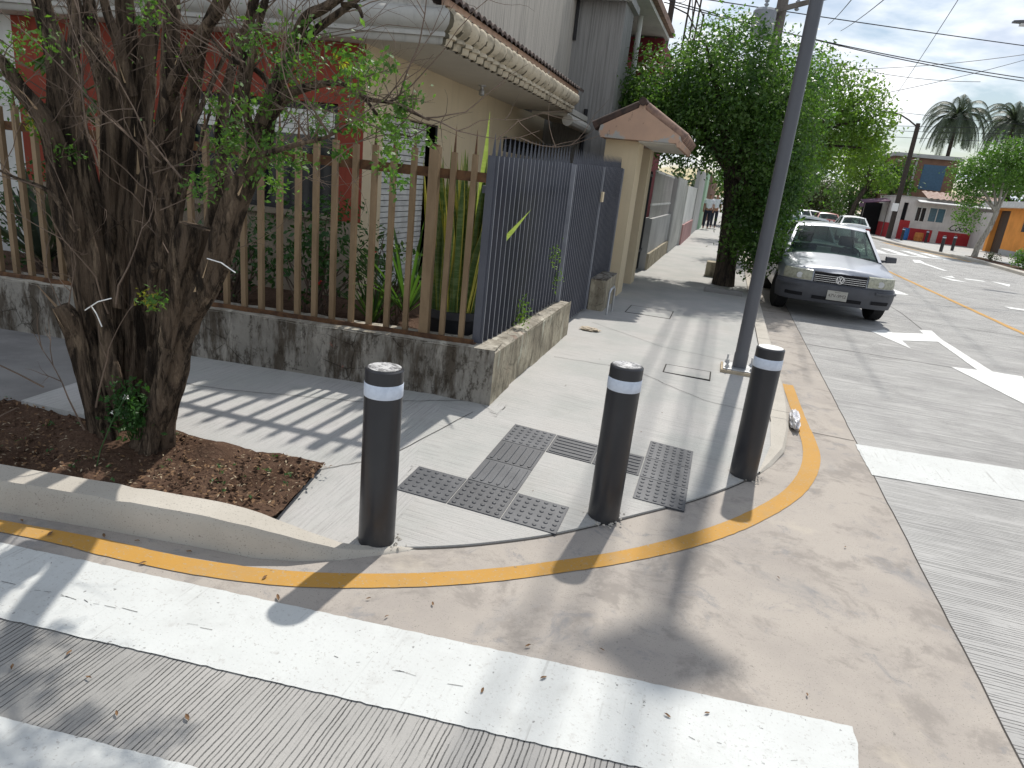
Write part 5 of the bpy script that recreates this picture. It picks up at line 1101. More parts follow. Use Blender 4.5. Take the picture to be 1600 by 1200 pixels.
def shrub(label, c, r, n, mat, size, seed, name='garden_shrub'):
    t = thing(name, label, 'shrub', (c[0], c[1], .34)); rg = random.Random(seed); P, D = crown_points([(c[0], c[1], c[2], *r)], n, seed, 8, .05, .9); m = MB()
    for k in range(26): e = P[rg.randrange(len(P))]; b = Vector((c[0] + rg.gauss(0, .06), c[1] + rg.gauss(0, .05), .33)); m.tube([b, b.lerp(Vector(e), .5) + Vector((rg.gauss(0, .05), rg.gauss(0, .04), .05)), e], [.008, .006, .003], 5, False)
    m.build('stems', 'twig', t); leafmesh('leaves', mat, t, P, size * np.random.default_rng(seed).uniform(.6, 1.3, len(P)), seed, .4, D); return t
shrub('leafy green shrub behind the brown fence below the dark window', (-3.3, 5.15, .95), (.55, .35, .5), 1100, 'leaf_weed', .06, 21)
shrub('open leggy shrub behind the brown bars left of the snake plant', (-2.72, 5.3, .8), (.35, .3, .4), 420, 'leaf_mid', .055, 22)
shrub('dark shrub behind the brown fence right of the old tree', (-4.1, 5.0, .8), (.55, .3, .42), 700, 'leaf_weed', .06, 23)
shrub('dense dark shrub behind the brown fence at the left edge of the photo', (-6.3, 5.05, .9), (.6, .35, .5), 900, 'leaf_weed', .06, 24)
pp = thing('papaya_plant', 'big-leaved garden plant against the red wall, upper left', 'plant', (-5.6, 4.95, .34)); m = MB(); m.tube([(-5.6, 4.95, .34), (-5.63, 4.95, 1.3), (-5.58, 4.95, 2.1)], [.04, .035, .025], 8); m.build('stem', 'leaf_mid', pp)
m = MB(); rg = random.Random(4)
for k in range(11):
    a = k * 2.4; L_ = rg.uniform(.25, .5); c = Vector((-5.58 + math.cos(a) * L_, 4.9 + math.sin(a) * L_ * .5, 2.15 + rg.uniform(-.35, .15)))
    for f in range(7):
        b = a - 1.6 + f * .53; l = .20 - .02 * abs(f - 3); blade(m, c, (c.x + math.cos(b) * l, c.y + math.sin(b) * l * .7, c.z - .08 - .02 * abs(f - 3)), .032, .03, .2, 5, b + 1.57)
    m.tube([(-5.58, 4.95, 2.0), tuple(c)], .008, 5)
m.build('leaves', 'leaf_mid', pp, smooth=True)
ol = [(-3.02, 4.72, .72), (-2.62, 4.86, 1.02)]
for c, lab in zip(ol, ('single scarlet flower low behind the brown fence', 'small dark red flower beside the cream wall corner')):
    P = [(c[0] + rt.gauss(0, .014), c[1] + rt.gauss(0, .01), c[2] + rt.gauss(0, .014)) for _ in range(14)]
    o = leafmesh('flower', 'red_flower', None, [(p[0] - c[0], p[1] - c[1], p[2] - c[2]) for p in P], [.026] * 14, 3, .2); o.location = c; tag(o, lab, 'flower')
for c, n, s, lab in (((-1.47, 5.30, .62), 120, .06, 'bright weed tuft growing out of the joint under the grey slats'), ((-1.50, 6.35, 1.02), 60, .05, 'lime green shoot poking out between the grey slats higher up'), ((-1.50, 6.55, .75), 40, .06, 'thin weed sprig at the end post of the grey slat fence')):
    t = thing('weed', lab, 'weed', c, 0); P = [(c[0] + rt.gauss(.02, s * .5), c[1] + rt.gauss(0, s * .8), c[2] + rt.gauss(0, s * 1.1)) for _ in range(n)]; leafmesh('leaves', 'leaf_light', t, P, [rt.uniform(.018, .04) for _ in P], 9, .3)
    m = MB(); m.tube([(c[0] - .07, c[1], c[2] - s * 1.8), c, (c[0], c[1], c[2] + s * 1.4)], .004, 5); m.build('stem', 'leaf_light', t)

# ---------------------------------------------------------------- street trees
ft = tree('street_tree', 'big dark leafy street tree filling the pavement edge behind the lamp post', (.17, 13.5, .1),
     [(.17, 13.5, .0, .24), (.16, 13.5, .4, .19), (.10, 13.5, 1.0, .17), (.05, 13.5, 1.7, .16), (-.1, 13.5, 2.3, .13)],
     [(-1.35, 13.7, 3.35, 1.15, 1.3, .85), (-.4, 13.5, 3.75, 1.05, 1.4, .95), (.45, 13.6, 3.45, .95, 1.4, .95), (-.75, 13.7, 2.85, 1.35, 1.3, .70), (.62, 13.4, 2.4, .75, 1.2, 1.0), (.70, 13.6, 1.5, .5, .8, .8), (.35, 13.4, 1.6, .28, .6, .5), (-1.95, 13.7, 3.15, .8, .8, .55), (.78, 12.75, 1.0, .30, .45, .42), (.22, 13.0, 1.05, .28, .35, .36), (.62, 13.0, .85, .30, .40, .40), (.80, 12.9, 2.0, .45, .6, .7)],
     54000, .078, 'leaf_dark', seed=3, sig=.10, shell=.6, limbs=9, cl=10)
o = MB(); o.box(-.14, .50, 12.18, 12.30, .08, .20); o = o.build('tree_kerb', 'oldwalk', None, (.2, 12.2, .1), bevel=.01); tag(o, 'low dark kerb block across the pit of the big dark tree', 'kerb block')
o = MB(); o.box(-.22, .05, 14.6, 15.0, .08, .42); o = o.build('stone_block', 'wall_side', None, (-.1, 14.8, .1), bevel=.02); tag(o, 'squat stained concrete block behind the trunk of the big dark tree', 'block')
GR = 'trees along the near pavement further down the street'
tree('street_tree', 'lighter yellow-green tree overhanging the road behind the silver car', (.4, 20.5, .1), [(.4, 20.5, .1, .16), (.5, 20.5, 1.5, .13), (.9, 20.5, 3.0, .11)],
     [(1.5, 20.5, 4.6, 1.1, 1.2, .9), (2.35, 20.5, 4.3, 1.0, 1.2, .9), (2.95, 20.3, 4.0, .65, .9, .6), (3.1, 20.3, 3.3, .5, .8, .55), (2.5, 20.5, 3.2, .9, 1.1, .6), (1.4, 20.6, 3.4, 1.1, 1.2, .8), (.5, 20.6, 3.2, .9, 1.1, .9)], 11000, .115, 'leaf_light', seed=5, sig=.14, droop=.5, cl=9, group=GR)
tree('street_tree', 'mid-green tree in the row behind the lighter overhanging tree', (.4, 29, .1), [(.4, 29, .1, .16), (.5, 29, 2, .14), (.8, 29, 3.2, .11)], [(1.0, 29, 4.2, 1.9, 1.6, 1.3), (2.6, 29.4, 3.8, 1.3, 1.4, 1.0), (3.6, 29.5, 4.4, .8, 1, .8), (.3, 29, 2.8, 1.2, 1.2, .9)], 7000, .16, 'leaf_mid', seed=6, sig=.2, group=GR)
tree('street_tree', 'olive tree in the row, seen over the white car roof', (.5, 44, .1), [(.5, 44, .1, .2), (.6, 44, 2.4, .15), (1, 44, 3.4, .12)], [(1.6, 44, 4.4, 2.4, 2, 1.7), (3.6, 44.5, 3.8, 1.6, 1.5, 1.2), (.4, 44, 3.0, 1.5, 1.4, 1.1)], 6000, .24, 'leaf_mid', seed=7, sig=.28, group=GR)
tree('street_tree', 'farthest tall tree of the near row, at the bend of the street', (1.2, 66, .1), [(1.2, 66, .1, .25), (1.3, 66, 2.6, .2), (2, 66, 3.8, .15)], [(2.6, 66, 4.6, 3, 2.4, 2.0), (5.0, 66, 4.0, 2.0, 2, 1.6), (3.2, 66, 2.6, 2.6, 2, 1.2)], 6000, .32, 'leaf_far', seed=8, sig=.38, group=GR)
GB = 'bushy trees closing the far end of the street'
tree('far_tree', 'olive bushy tree closing the view above the parked cars', (7.2, 82, 0), [(7.2, 82, 0, .3), (7.2, 82, 2, .25)], [(7.5, 82, 3.2, 3.4, 2.5, 2.2), (9.8, 82, 2.6, 2.4, 2, 1.7)], 5200, .34, 'leaf_olive', seed=9, sig=.38, group=GB)
tree('far_tree', 'greyish bushy tree left of the olive one, above the far white van', (4.2, 95, 0), [(4.2, 95, 0, .3), (4.2, 95, 2, .25)], [(3.6, 95, 3.6, 3.6, 2.5, 2.6), (6.0, 95, 4.6, 2.8, 2.4, 2.2)], 4600, .38, 'leaf_far', seed=10, sig=.42, group=GB)
tree('far_tree', 'bright green tree with a dark leaning trunk left of the dark utility poles', (9.6, 63, .1), [(9.6, 63, 0, .22), (9.8, 63, 2.2, .18), (10.5, 63, 4.2, .13)], [(10.0, 63, 5.6, 1.6, 1.6, 1.3), (9.0, 63, 4.6, 1.1, 1.2, 1.0), (11.4, 63, 4.3, 1.1, 1.2, .8), (10.2, 63, 6.8, 1.0, 1, .7)], 3000, .26, 'leaf_light', seed=11, sig=.28, droop=.4, group=GB)
tree('far_tree', 'dense mid-green tree beside the dark awning', (11.2, 74, 0), [(11.2, 74, 0, .25), (11.2, 74, 2, .2)], [(11.0, 74, 3.4, 2.4, 2, 2.2), (13.0, 74, 5.4, 2.0, 2, 1.6)], 3400, .32, 'leaf_mid', seed=12, sig=.34, group=GB)
tree('far_tree', 'dark green tree spilling over the brick-brown building from its left side', (13.0, 67, 0), [(13.0, 67, 0, .2), (13.0, 67, 3, .15)], [(12.6, 67, 4.6, 1.2, 1.2, 1.0), (13.4, 66.5, 5.6, .9, 1, .8), (13.9, 66, 4.2, .7, .8, .6)], 2000, .26, 'leaf_mid', seed=15, sig=.28, droop=.4, group=GB)
tree('far_tree', 'broad dark tree rising behind the orange house', (20.5, 62, 0), [(20.5, 62, 0, .25), (20.5, 62, 3, .2)], [(19.6, 62, 5.0, 2.0, 1.6, 1.4), (22.5, 62, 5.4, 2.4, 1.8, 1.6)], 3600, .3, 'leaf_mid', seed=16, sig=.32, group=GB)
P, D = crown_points([(x, 118 + (x % 7), 2.4, 8, 3, 3.6) for x in range(-40, 90, 7)], 9000, 31, 12, .8, .9)
o = leafmesh('woodland', 'leaf_far', None, P, np.full(len(P), .9), 2, .2, D); o['kind'] = 'stuff'; o['label'] = 'hazy green mass of far trees at the end of the street'
tree('street_tree', 'small round street tree with a leaning pale-limed trunk across the road', (12.45, 40.6, .1), [(12.45, 40.6, .1, .16), (12.5, 40.6, .7, .13), (12.75, 40.6, 1.6, .12), (12.85, 40.6, 2.5, .10)],
     [(12.4, 40.6, 4.3, 1.7, 1.5, 1.05), (11.1, 40.5, 4.1, .9, 1, .8), (13.6, 40.6, 4.4, 1.3, 1.2, 1.0), (12.6, 40.6, 5.2, 1.2, 1.2, .7), (11.3, 40.6, 3.2, .7, .8, .5), (11.9, 41.2, 2.3, .55, .6, 1.0)], 9000, .15, 'leaf_shrub', 'bark_white', 14, sig=.17)
def lowshrub(label, c, r, n, size, mat, seed):
    t = thing('verge_shrub', label, 'shrub', (c[0], c[1], .14)); P, D = crown_points([(*c, *r)], n, seed, 8, .07, .9); leafmesh('leaves', mat, t, P, [size] * len(P), seed, .4, D)
    m = MB(); m.tube([(c[0], c[1], .12), (c[0], c[1], c[2])], [.03, .015], 6); m.build('stem', 'bark_plain', t)
lowshrub('rounded green shrub at the right edge of the verge across the road', (12.45, 34.0, .55), (.6, .8, .40), 1500, .11, 'leaf_shrub', 41)
lowshrub('sparse small plant in the verge beside the limed tree', (12.5, 38.4, .34), (.45, .5, .2), 260, .09, 'leaf_olive', 42)
def palm(label, x, y, zc, nf, L, seed):
    t = thing('palm_tree', label, 'palm tree', (x, y, 0), 0, 'tall palms above the far roofs'); rg = random.Random(seed)
    MB().tube([(x, y, 0), (x + .1, y, zc * .5), (x, y, zc)], [.24, .18, .16], 10, True, .08, seed).build('trunk', 'bark_plain', t, smooth=True)
    P = []; T = []; m = MB()
    V_ = []; F_ = []
    for k in range(nf):
        a = k * 2.39996; el = rg.uniform(.0, 1.35); l = L * rg.uniform(.8, 1.1); p = Vector((x, y, zc)); d = Vector((math.cos(a) * math.cos(el), math.sin(a) * math.cos(el), math.sin(el))); pts = [p.copy()]
        for s in range(14): d = (d + Vector((0, 0, -.16 - .016 * s))).normalized(); p = p + d * l / 14; pts.append(p.copy())
        m.tube(pts, [.045 * (1 - s / 16) for s in range(15)], 4, False)
        for s in range(2, 15):
            dd = (pts[s] - pts[s - 1]).normalized(); sd = dd.cross(Vector((0, 0, 1))).normalized()
            for side in (-1, 1):
                for u in (0, .33, .66):
                    b = pts[s - 1].lerp(pts[s], u); ll = .62 * (1 - abs(s - 7) / 12) * rg.uniform(.8, 1.15); tip = b + sd * side * ll * .75 + dd * ll * .45 + Vector((0, 0, -ll * .55)); o_ = len(V_)
                    V_.extend([tuple(b - dd * .05), tuple(b + dd * .05), tuple(tip)]); F_.append((o_, o_ + 1, o_ + 2))
    m.add(V_, F_); m.build('fronds', 'leaf_palm', t)
palm('full feathery palm with a broad crown, left of the pair on the right', 18.4, 75, 10.9, 54, 4.3, 3)
palm('feathery palm cut off by the right edge of the photo', 23.6, 77, 11.0, 52, 4.3, 4)
palm('small distant palm peeping out behind the yellow-green tree', 12.6, 90, 9.6, 30, 2.7, 5)

# ---------------------------------------------------------------- cars
def car_shape(kind):
    sedan = dict(W=.87, L=2.19, zb=.29, hood=[(-2.19, .70), (-2.08, .775), (-1.6, .845), (-1.05, .915), (-.9, .93), (1.2, .985), (1.62, .985), (2.1, .955), (2.19, .86)], ws=(-1.02, .925), rf=(-.30, 1.385), rm=(.35, 1.425), rr=(.95, 1.375), rb=(1.52, .985), hwb=.765, hwr=.585, belt=.93)
    if kind == 'suv': sedan.update(hood=[(-2.19, .85), (-2.08, .95), (-1.05, 1.05), (-.9, 1.07), (1.6, 1.1), (2.1, 1.1), (2.19, 1.05)], ws=(-1.05, 1.05), rf=(-.45, 1.66), rm=(.5, 1.72), rr=(1.75, 1.66), rb=(2.12, 1.08), hwr=.66, belt=1.06, zb=.28)
    return sedan
def car(loc, rotz, paint, label, kind='sedan', detail=False, group=None, bump=None, name='parked_car', cat='car', sx=1.0):
    t = thing(name, label, cat, loc, rotz, group); s = car_shape(kind); W, L = s['W'], s['L']
    def hw(y):
        e = 1.55
        q = max(0, (abs(y) - e) / (L - e)); return W * max(.001, (1 - q ** 4.2)) ** (1 / 4.2) if q < 1 else .05
    def zt(y):
        h = s['hood']
        for i in range(len(h) - 1):
            if h[i][0] <= y <= h[i + 1][0]: u = (y - h[i][0]) / (h[i + 1][0] - h[i][0]); u = u * u * (3 - 2 * u) if i in (0,) else u; return h[i][1] * (1 - u) + h[i + 1][1] * u
        return h[-1][1]
    ax = (-1.36, 1.22); WR = .305; ys = sorted(set([round(v, 3) for v in list(np.linspace(-L + .004, -L + .12, 5)) + list(np.linspace(-L + .15, L - .15, 44)) + list(np.linspace(L - .12, L - .004, 5))] + [round(a + WR * 1.16 * math.sin(k * .26), 3) for a in ax for k in range(-6, 7)]))
    rows = []
    for y in ys:
        w = hw(y); zb = s['zb']; arch = zb
        for a in ax:
            d = abs(y - a)
            if d < WR * 1.16: arch = max(arch, .30 + math.sqrt(max(0, (WR * 1.16) ** 2 - d * d)))
        z1 = zt(y); zm = max(.56, arch + .02); zs_ = max(z1 - .10, zm + .03); cr = .06 if abs(y) > .9 else .02
        half = [(0, zb), (w * .72, zb), (w * .73, arch), (w * .97, arch), (w * .99, arch + (zm - arch) * .5), (w, zm), (w * .985, zs_), (w * .945, z1 - .028), (w * .86, z1 - .004), (w * .55, z1 + cr * .6), (w * .25, z1 + cr * .9), (0, z1 + cr)]
        rows.append([(-a, y, b) for a, b in half[::-1]] + [(a, y, b) for a, b in half[1:]])
    m = MB(); m.grid(rows); m.add(rows[0], [tuple(range(len(rows[0])))]); m.add(rows[-1], [tuple(range(len(rows[0]) - 1, -1, -1))])
    o = m.build('body', paint, t, local=True); recalc(o); autosmooth(o, 32)
    # greenhouse: roof skin, pillars, then glass set a little inside
    def ring(p, hwid, n=9, crown=.0): return [(hwid * (2 * k / (n - 1) - 1), p[0] - crown * 3 * (1 - (2 * k / (n - 1) - 1) ** 2) * 0, p[1] + crown * (1 - (2 * k / (n - 1) - 1) ** 2)) for k in range(n)]
    hb, hr = s['hwb'], s['hwr']; wsb, rf, rmid, rr, rb = s['ws'], s['rf'], s['rm'], s['rr'], s['rb']
    m = MB(); m.grid([ring((rf[0] - .02, rf[1] - .012), hr, 9, .03), ring(rf, hr + .005, 9, .04), ring((-.05, (rf[1] + rmid[1]) / 2 + .012), hr + .01, 9, .045), ring(rmid, hr + .012, 9, .045), ring(rr, hr, 9, .04), ring((rr[0] + .03, rr[1] - .02), hr - .01, 9, .03)])
    def bar(a, b, w0, w1, th=.03):
        a, b = Vector(a), Vector(b); d = (b - a).normalized(); n1 = d.cross(Vector((1, 0, 0))).normalized() * th; x = Vector((1, 0, 0))
        m.hull([a - x * w0 - n1, a + x * w0 - n1, a + x * w0 + n1, a - x * w0 + n1], [b - x * w1 - n1, b + x * w1 - n1, b + x * w1 + n1, b - x * w1 + n1])
    for sx_ in (-1, 1):
        bar((sx_ * (hb - .01), wsb[0], wsb[1] - .02), (sx_ * (hr - .005), rf[0], rf[1]), .024, .022); bar((sx_ * (hb - .02), rb[0], rb[1] - .03), (sx_ * (hr - .02), rr[0], rr[1]), .05, .035, .05)
        bar((sx_ * (hb + .012), .18, s['belt']), (sx_ * (hr + .01), .12, rmid[1] - .02), .012, .012, .04)
        m.hull([(sx_ * (hr + .01), rf[0], rf[1] - .03), (sx_ * (hr - .03), rf[0], rf[1]), (sx_ * (hr - .03), rf[0], rf[1] + .012), (sx_ * (hr + .004), rf[0], rf[1] + .004)], [(sx_ * (hr + .012), rr[0], rr[1] - .03), (sx_ * (hr - .03), rr[0], rr[1]), (sx_ * (hr - .03), rr[0], rr[1] + .012), (sx_ * (hr + .004), rr[0], rr[1] + .004)])
    o = m.build('roof', paint, t, local=True); recalc(o); autosmooth(o, 40)
    ins = .012
    def pane(nm, a, b, ha, hb_, bow):
        rows = []
        for i in range(5):
            u = i / 4; y = a[0] + (b[0] - a[0]) * u; z = a[1] + (b[1] - a[1]) * u; h = ha + (hb_ - ha) * u
            rows.append([(h * (2 * k / 8 - 1), y - bow * (1 - (2 * k / 8 - 1) ** 2), z + .02 * math.sin(u * 3.14) + (.035 * u) * (1 - (2 * k / 8 - 1) ** 2)) for k in range(9)])
        g = MB(); g.grid(rows); return g.build(nm, 'car_glass', t, smooth=True, local=True)
    pane('windscreen', (wsb[0], wsb[1] - .01), (rf[0] - .01, rf[1] - .015), hb - .02, hr - .02, .07); pane('rear_window', (rb[0], rb[1] - .01), (rr[0] + .01, rr[1] - .015), hb - .05, hr - .03, -.05)
    for sx_ in (-1, 1):
        g = MB(); q = [(wsb[0] + .06, s['belt'] - .03), (rf[0] + .03, rf[1] - .045), (rmid[0], rmid[1] - .045), (rr[0] - .03, rr[1] - .045), (rb[0] - .08, s['belt'] + .0)]
        g.add([(sx_ * (hb + (hr - hb) * max(0, (z - s['belt'])) / (rmid[1] - s['belt']) + .004), y, z) for y, z in q], [(0, 1, 2, 3, 4)]); g.build('side_window', 'car_glass', t, local=True)
    # inside
    g = MB(); g.box(-hb + .08, hb - .08, wsb[0] + .05, rb[0] - .2, s['belt'] - .06, s['belt'] - .05); g.box(-hb + .06, hb - .06, wsb[0] + .1, wsb[0] + .45, s['belt'] - .05, s['belt'] + .02); g.build('dashboard', 'cabin', t, local=True)
    if detail:
        for sx_ in (-1, 1):
            g = MB(); g.box(sx_ * .36 - .23, sx_ * .36 + .23, .05, .17, s['belt'] - .3, s['belt'] + .12); g.box(sx_ * .36 - .13, sx_ * .36 + .13, .07, .16, s['belt'] + .15, s['belt'] + .33); g.build('seat', 'seat', t, local=True, bevel=.03)
        g = MB(); g.tube([(.36 + .18 * math.cos(a), -.42 + .07 * math.sin(a), s['belt'] + .02 + .15 * math.sin(a)) for a in np.linspace(0, 2 * math.pi, 25)], .014, 6, False); g.build('steering_wheel', 'seat', t, local=True)
    # strips that follow the curved nose or tail
    def planpt(u, end, off):        # u in -1..1 across the nose
        xx = u * W * .995; q = abs(xx) / W; y = 1.55 + (L - 1.55) * max(0, 1 - q ** 4.2) ** (1 / 4.2); n = Vector((xx * .9 * q ** 2.2, y - 1.0)).normalized()
        return (xx + n.x * off, (y + n.y * off) * end)
    def stripm(g, u0, u1, prof, end, n=24):
        g.grid([[(*planpt(u0 + (u1 - u0) * k / n, end, off), z) for k in range(n + 1)] for off, z in prof])
    def strip_part(nm, mat, u0, u1, prof, end, par=None, n=24):
        g = MB(); stripm(g, u0, u1, prof, end, n); o = g.build(nm, mat, par or t, local=True); recalc(o); return autosmooth(o, 40)
    bm_ = bump or paint
    dz = .08 if kind == 'suv' else 0
    bprof = [(-.02, .265), (.018, .275), (.035, .33), (.055, .42 + dz), (.058, .50 + dz), (.045, .56 + dz), (.012, .585 + dz), (-.03, .59 + dz)]
    for end, nm in ((-1, 'bumper'), (1, 'bumper')):
        strip_part(nm, bm_, -1, 1, bprof, end, n=40)
    if detail:
        strip_part('air_intake', 'void', -.42, .42, [(.040, .325), (.050, .33), (.060, .375), (.045, .38)], -1); 
        for a, b in ((-.86, -.58), (.58, .86)): strip_part('fog_lamp_slot', 'void', a, b, [(.040, .345), (.052, .35), (.064, .395), (.05, .40)], -1, n=8)
        for a, b in ((-.985, -.62), (.62, .985)): strip_part('bumper_trim', 'bumper', a, b, [(.046, .50), (.074, .505), (.074, .535), (.05, .545)], -1, n=10)
    z0, z1 = .60 + dz, .755 + dz
    for a, b in ((-.945, -.475), (.475, .945)):
        h = strip_part('headlight', 'hlens' if detail else 'lens', a, b, [(-.05, z0 - .01), (.012, z0), (.016, z0 + .06), (.004, z1), (-.05, z1 + .012)], -1, n=12)
        if detail:
            c = planpt((a + b) / 2 * .97, -1, .018); g = MB(); g.lathe([(.045, -.006), (.047, .004), (.03, .0045), (.002, .005)], (0, 0, 0), 18, 'y')
            g.v = [(v[0] + c[0], -v[1] + c[1], v[2] + z0 + .062) for v in g.v]; g.build('lamp_bowl', 'galv', h, local=True)
    gr = strip_part('grille', 'void', -.45, .45, [(-.03, z0 - .015), (.008, z0 - .01), (.004, z1 - .01), (-.03, z1)], -1, n=16)
    for k in range(4):
        z = z0 + .006 + k * .03; strip_part('grille_bar', 'chrome', -.44, .44, [(.004, z), (.016, z + .002), (.016, z + .009), (.004, z + .011)], -1, gr, 16)
    if detail:
        c = planpt(0, -1, .022); y = c[1]; zc = z0 + .058; em = MB(); r1, r2 = .062, .052
        em.grid([[(r * math.cos(a), yy, zc + r * math.sin(a)) for a in np.linspace(0, 2 * math.pi, 36, endpoint=False)] for r, yy in ((r1, y + .01), (r1, y - .006), (r2, y - .006), (r2, y + .01))], True)
        def stroke(p, q, w=.0062):
            p, q = Vector(p), Vector(q); d = (q - p).normalized(); n = Vector((-d.y, d.x)) * w; em.hull([(p.x - n.x, y - .005, zc + p.y - n.y), (p.x + n.x, y - .005, zc + p.y + n.y), (p.x + n.x, y + .006, zc + p.y + n.y), (p.x - n.x, y + .006, zc + p.y - n.y)], [(q.x - n.x, y - .0052, zc + q.y - n.y), (q.x + n.x, y - .0052, zc + q.y + n.y), (q.x + n.x, y + .006, zc + q.y + n.y), (q.x - n.x, y + .006, zc + q.y - n.y)])
        for sg in (-1, 1): stroke((sg * .021, .050), (sg * .002, .006)); stroke((sg * .045, .030), (sg * .022, -.046)); stroke((sg * .022, -.046), (0, .000))
        recalc(em.build('emblem', 'chrome', t, local=True)); MB().lathe([(.053, 0), (.053, .004)], (0, 0, 0), 24, 'y')
        bk_ = MB(); bk_.lathe([(.0525, y + .004), (.0525, y + .008)], (0, 0, zc), 24, 'y'); bk_.build('emblem_backing', 'void', t, local=True)
    # plate front/rear
    for end in ((-1,) if detail else (1,)):
        c = planpt(0, end, .064); zc = (.415 if end < 0 else .80) + dz; y = c[1] if end < 0 else L + .012
        g = MB(); g.box(-.15, .15, min(y, y + .006 * end), max(y, y + .006 * end), zc - .075, zc + .075); pl = g.build('number_plate', 'plate', t, local=True)
        if detail:
            for txt, sz, dx, dzz in (('47V-9M2', .072, 0, -.026), ('JALISCO', .022, 0, .046)):
                cu = bpy.data.curves.new('plate_text', 'FONT'); cu.body = txt; cu.size = sz; cu.align_x = 'CENTER'; cu.extrude = .0006; to = bpy.data.objects.new('plate_text', cu); C.objects.link(to)
                me = bpy.data.meshes.new_from_object(to.evaluated_get(bpy.context.evaluated_depsgraph_get())); bpy.data.objects.remove(to); me.materials.clear(); me.materials.append(MAT['plate_ink'])
                o = bpy.data.objects.new('plate_lettering', me); C.objects.link(o); o.parent = pl; o.rotation_euler = (R(90), 0, 0); o.location = (dx, y - .0070, zc + dzz)
    for a, b in ((-.95, -.62), (.62, .95)): strip_part('taillight', 'tlens', a, b, [(-.03, .70 + dz), (.014, .71 + dz), (.014, .84 + dz * 3), (-.03, .86 + dz * 3)], 1, n=10)
    for sx_ in (-1, 1):
        g = MB(); g.hull([(sx_ * .80, -.78, .90 + dz), (sx_ * .80, -.68, .90 + dz), (sx_ * .80, -.68, .96 + dz), (sx_ * .80, -.78, .96 + dz)], [(sx_ * .90, -.80, .93 + dz), (sx_ * .90, -.72, .93 + dz), (sx_ * .90, -.72, .97 + dz), (sx_ * .90, -.80, .97 + dz)])
        g.hull([(sx_ * .885, -.84, .92 + dz), (sx_ * .885, -.72, .92 + dz), (sx_ * .885, -.72, 1.035 + dz), (sx_ * .885, -.84, 1.03 + dz)], [(sx_ * 1.06, -.80, .935 + dz), (sx_ * 1.06, -.72, .935 + dz), (sx_ * 1.05, -.72, 1.03 + dz), (sx_ * 1.05, -.80, 1.025 + dz)])
        o = recalc(g.build('mirror', bm_ if detail else paint, t, local=True, bevel=.012))
    if detail:
        g = MB(); g.tube([(-.5, wsb[0] - .05, wsb[1] + .02), (.05, wsb[0] - .03, wsb[1] + .035)], .008, 6); g.tube([(.1, wsb[0] - .05, wsb[1] + .02), (.6, wsb[0] + .02, wsb[1] + .035)], .008, 6); g.build('wiper', 'iron', t, local=True)
    for a in ax:
        for sx_ in (-1, 1):
            g = MB(); x = sx_ * (W - .115)
            g.lathe([(.19, -.09), (.27, -.095), (WR - .005, -.08), (WR, -.05), (WR, .05), (WR - .005, .08), (.27, .095), (.19, .09)], (0, 0, 0), 32, 'x')
            wh = bpy.data.objects.new('wheel', None); C.objects.link(wh); wh.parent = t; wh.location = (x, a, WR)
            if detail and a < 0: wh.rotation_euler = (0, 0, R(9))
            o = g.build('tyre', 'tyre', None, local=True); autosmooth(recalc(o), 30); o.parent = wh
            g = MB(); g.lathe([(.001, sx_ * .075), (.05, sx_ * .078), (.06, sx_ * .066), (.17, sx_ * .075), (.195, sx_ * .085), (.20, sx_ * .05)], (0, 0, 0), 24, 'x', False)
            for k in range(7):
                an = k * 2 * math.pi / 7; g.hull([(sx_ * .078, .05 * math.cos(an + .35), .05 * math.sin(an + .35)), (sx_ * .078, .05 * math.cos(an - .35), .05 * math.sin(an - .35)), (sx_ * .06, .05 * math.cos(an - .35), .05 * math.sin(an - .35)), (sx_ * .06, .05 * math.cos(an + .35), .05 * math.sin(an + .35))], [(sx_ * .088, .185 * math.cos(an + .13), .185 * math.sin(an + .13)), (sx_ * .088, .185 * math.cos(an - .13), .185 * math.sin(an - .13)), (sx_ * .066, .185 * math.cos(an - .13), .185 * math.sin(an - .13)), (sx_ * .066, .185 * math.cos(an + .13), .185 * math.sin(an + .13))])
            o = g.build('rim', 'rim', None, local=True); o.parent = wh
    return t
car((1.84, 13.90, 0), R(1.0), 'silver', 'silver saloon with faded black bumper parked nose-on at the near kerb', detail=True, bump='bumper')
GC = 'cars further down the street'
car((1.80, 18.9, .03), 0, 'white_car', 'white saloon parked directly behind the silver saloon', group=GC)
car((7.25, 46.5, 0), math.pi, 'white_car', 'white saloon driving away, rightmost car in the traffic', group=GC)
car((4.55, 56, 0), 0, 'blue_car', 'pale blue car coming towards the camera in mid street', group=GC)
car((5.75, 62, 0), math.pi, 'grey_car', 'silver-grey saloon seen from behind ahead of the red car', group=GC)
car((6.75, 54, 0), math.pi, 'red_car', 'dark red car half hidden by the rightmost white saloon', group=GC)
car((5.3, 74, 0), math.pi, 'white_car', 'tall white van with a dark rear window, farthest in the traffic', 'suv', group=GC)
car((3.9, 72, 0), 0, 'white_car', 'white car at the back of the near kerb row', group=GC)
car((6.9, 66, 0), math.pi, 'white_car', 'white saloon seen from behind between the grey saloon and the far bushes', group=GC)
car((2.6, 40, 0), 0, 'white_car', 'white car at the kerb two places behind the silver saloon', group=GC)
car((3.1, 58, 0), 0, 'red_car', 'red car parked far along the near kerb', group=GC)
car((3.6, 52, 0), 0, 'black_car', 'black car parked far along the near kerb', group=GC)

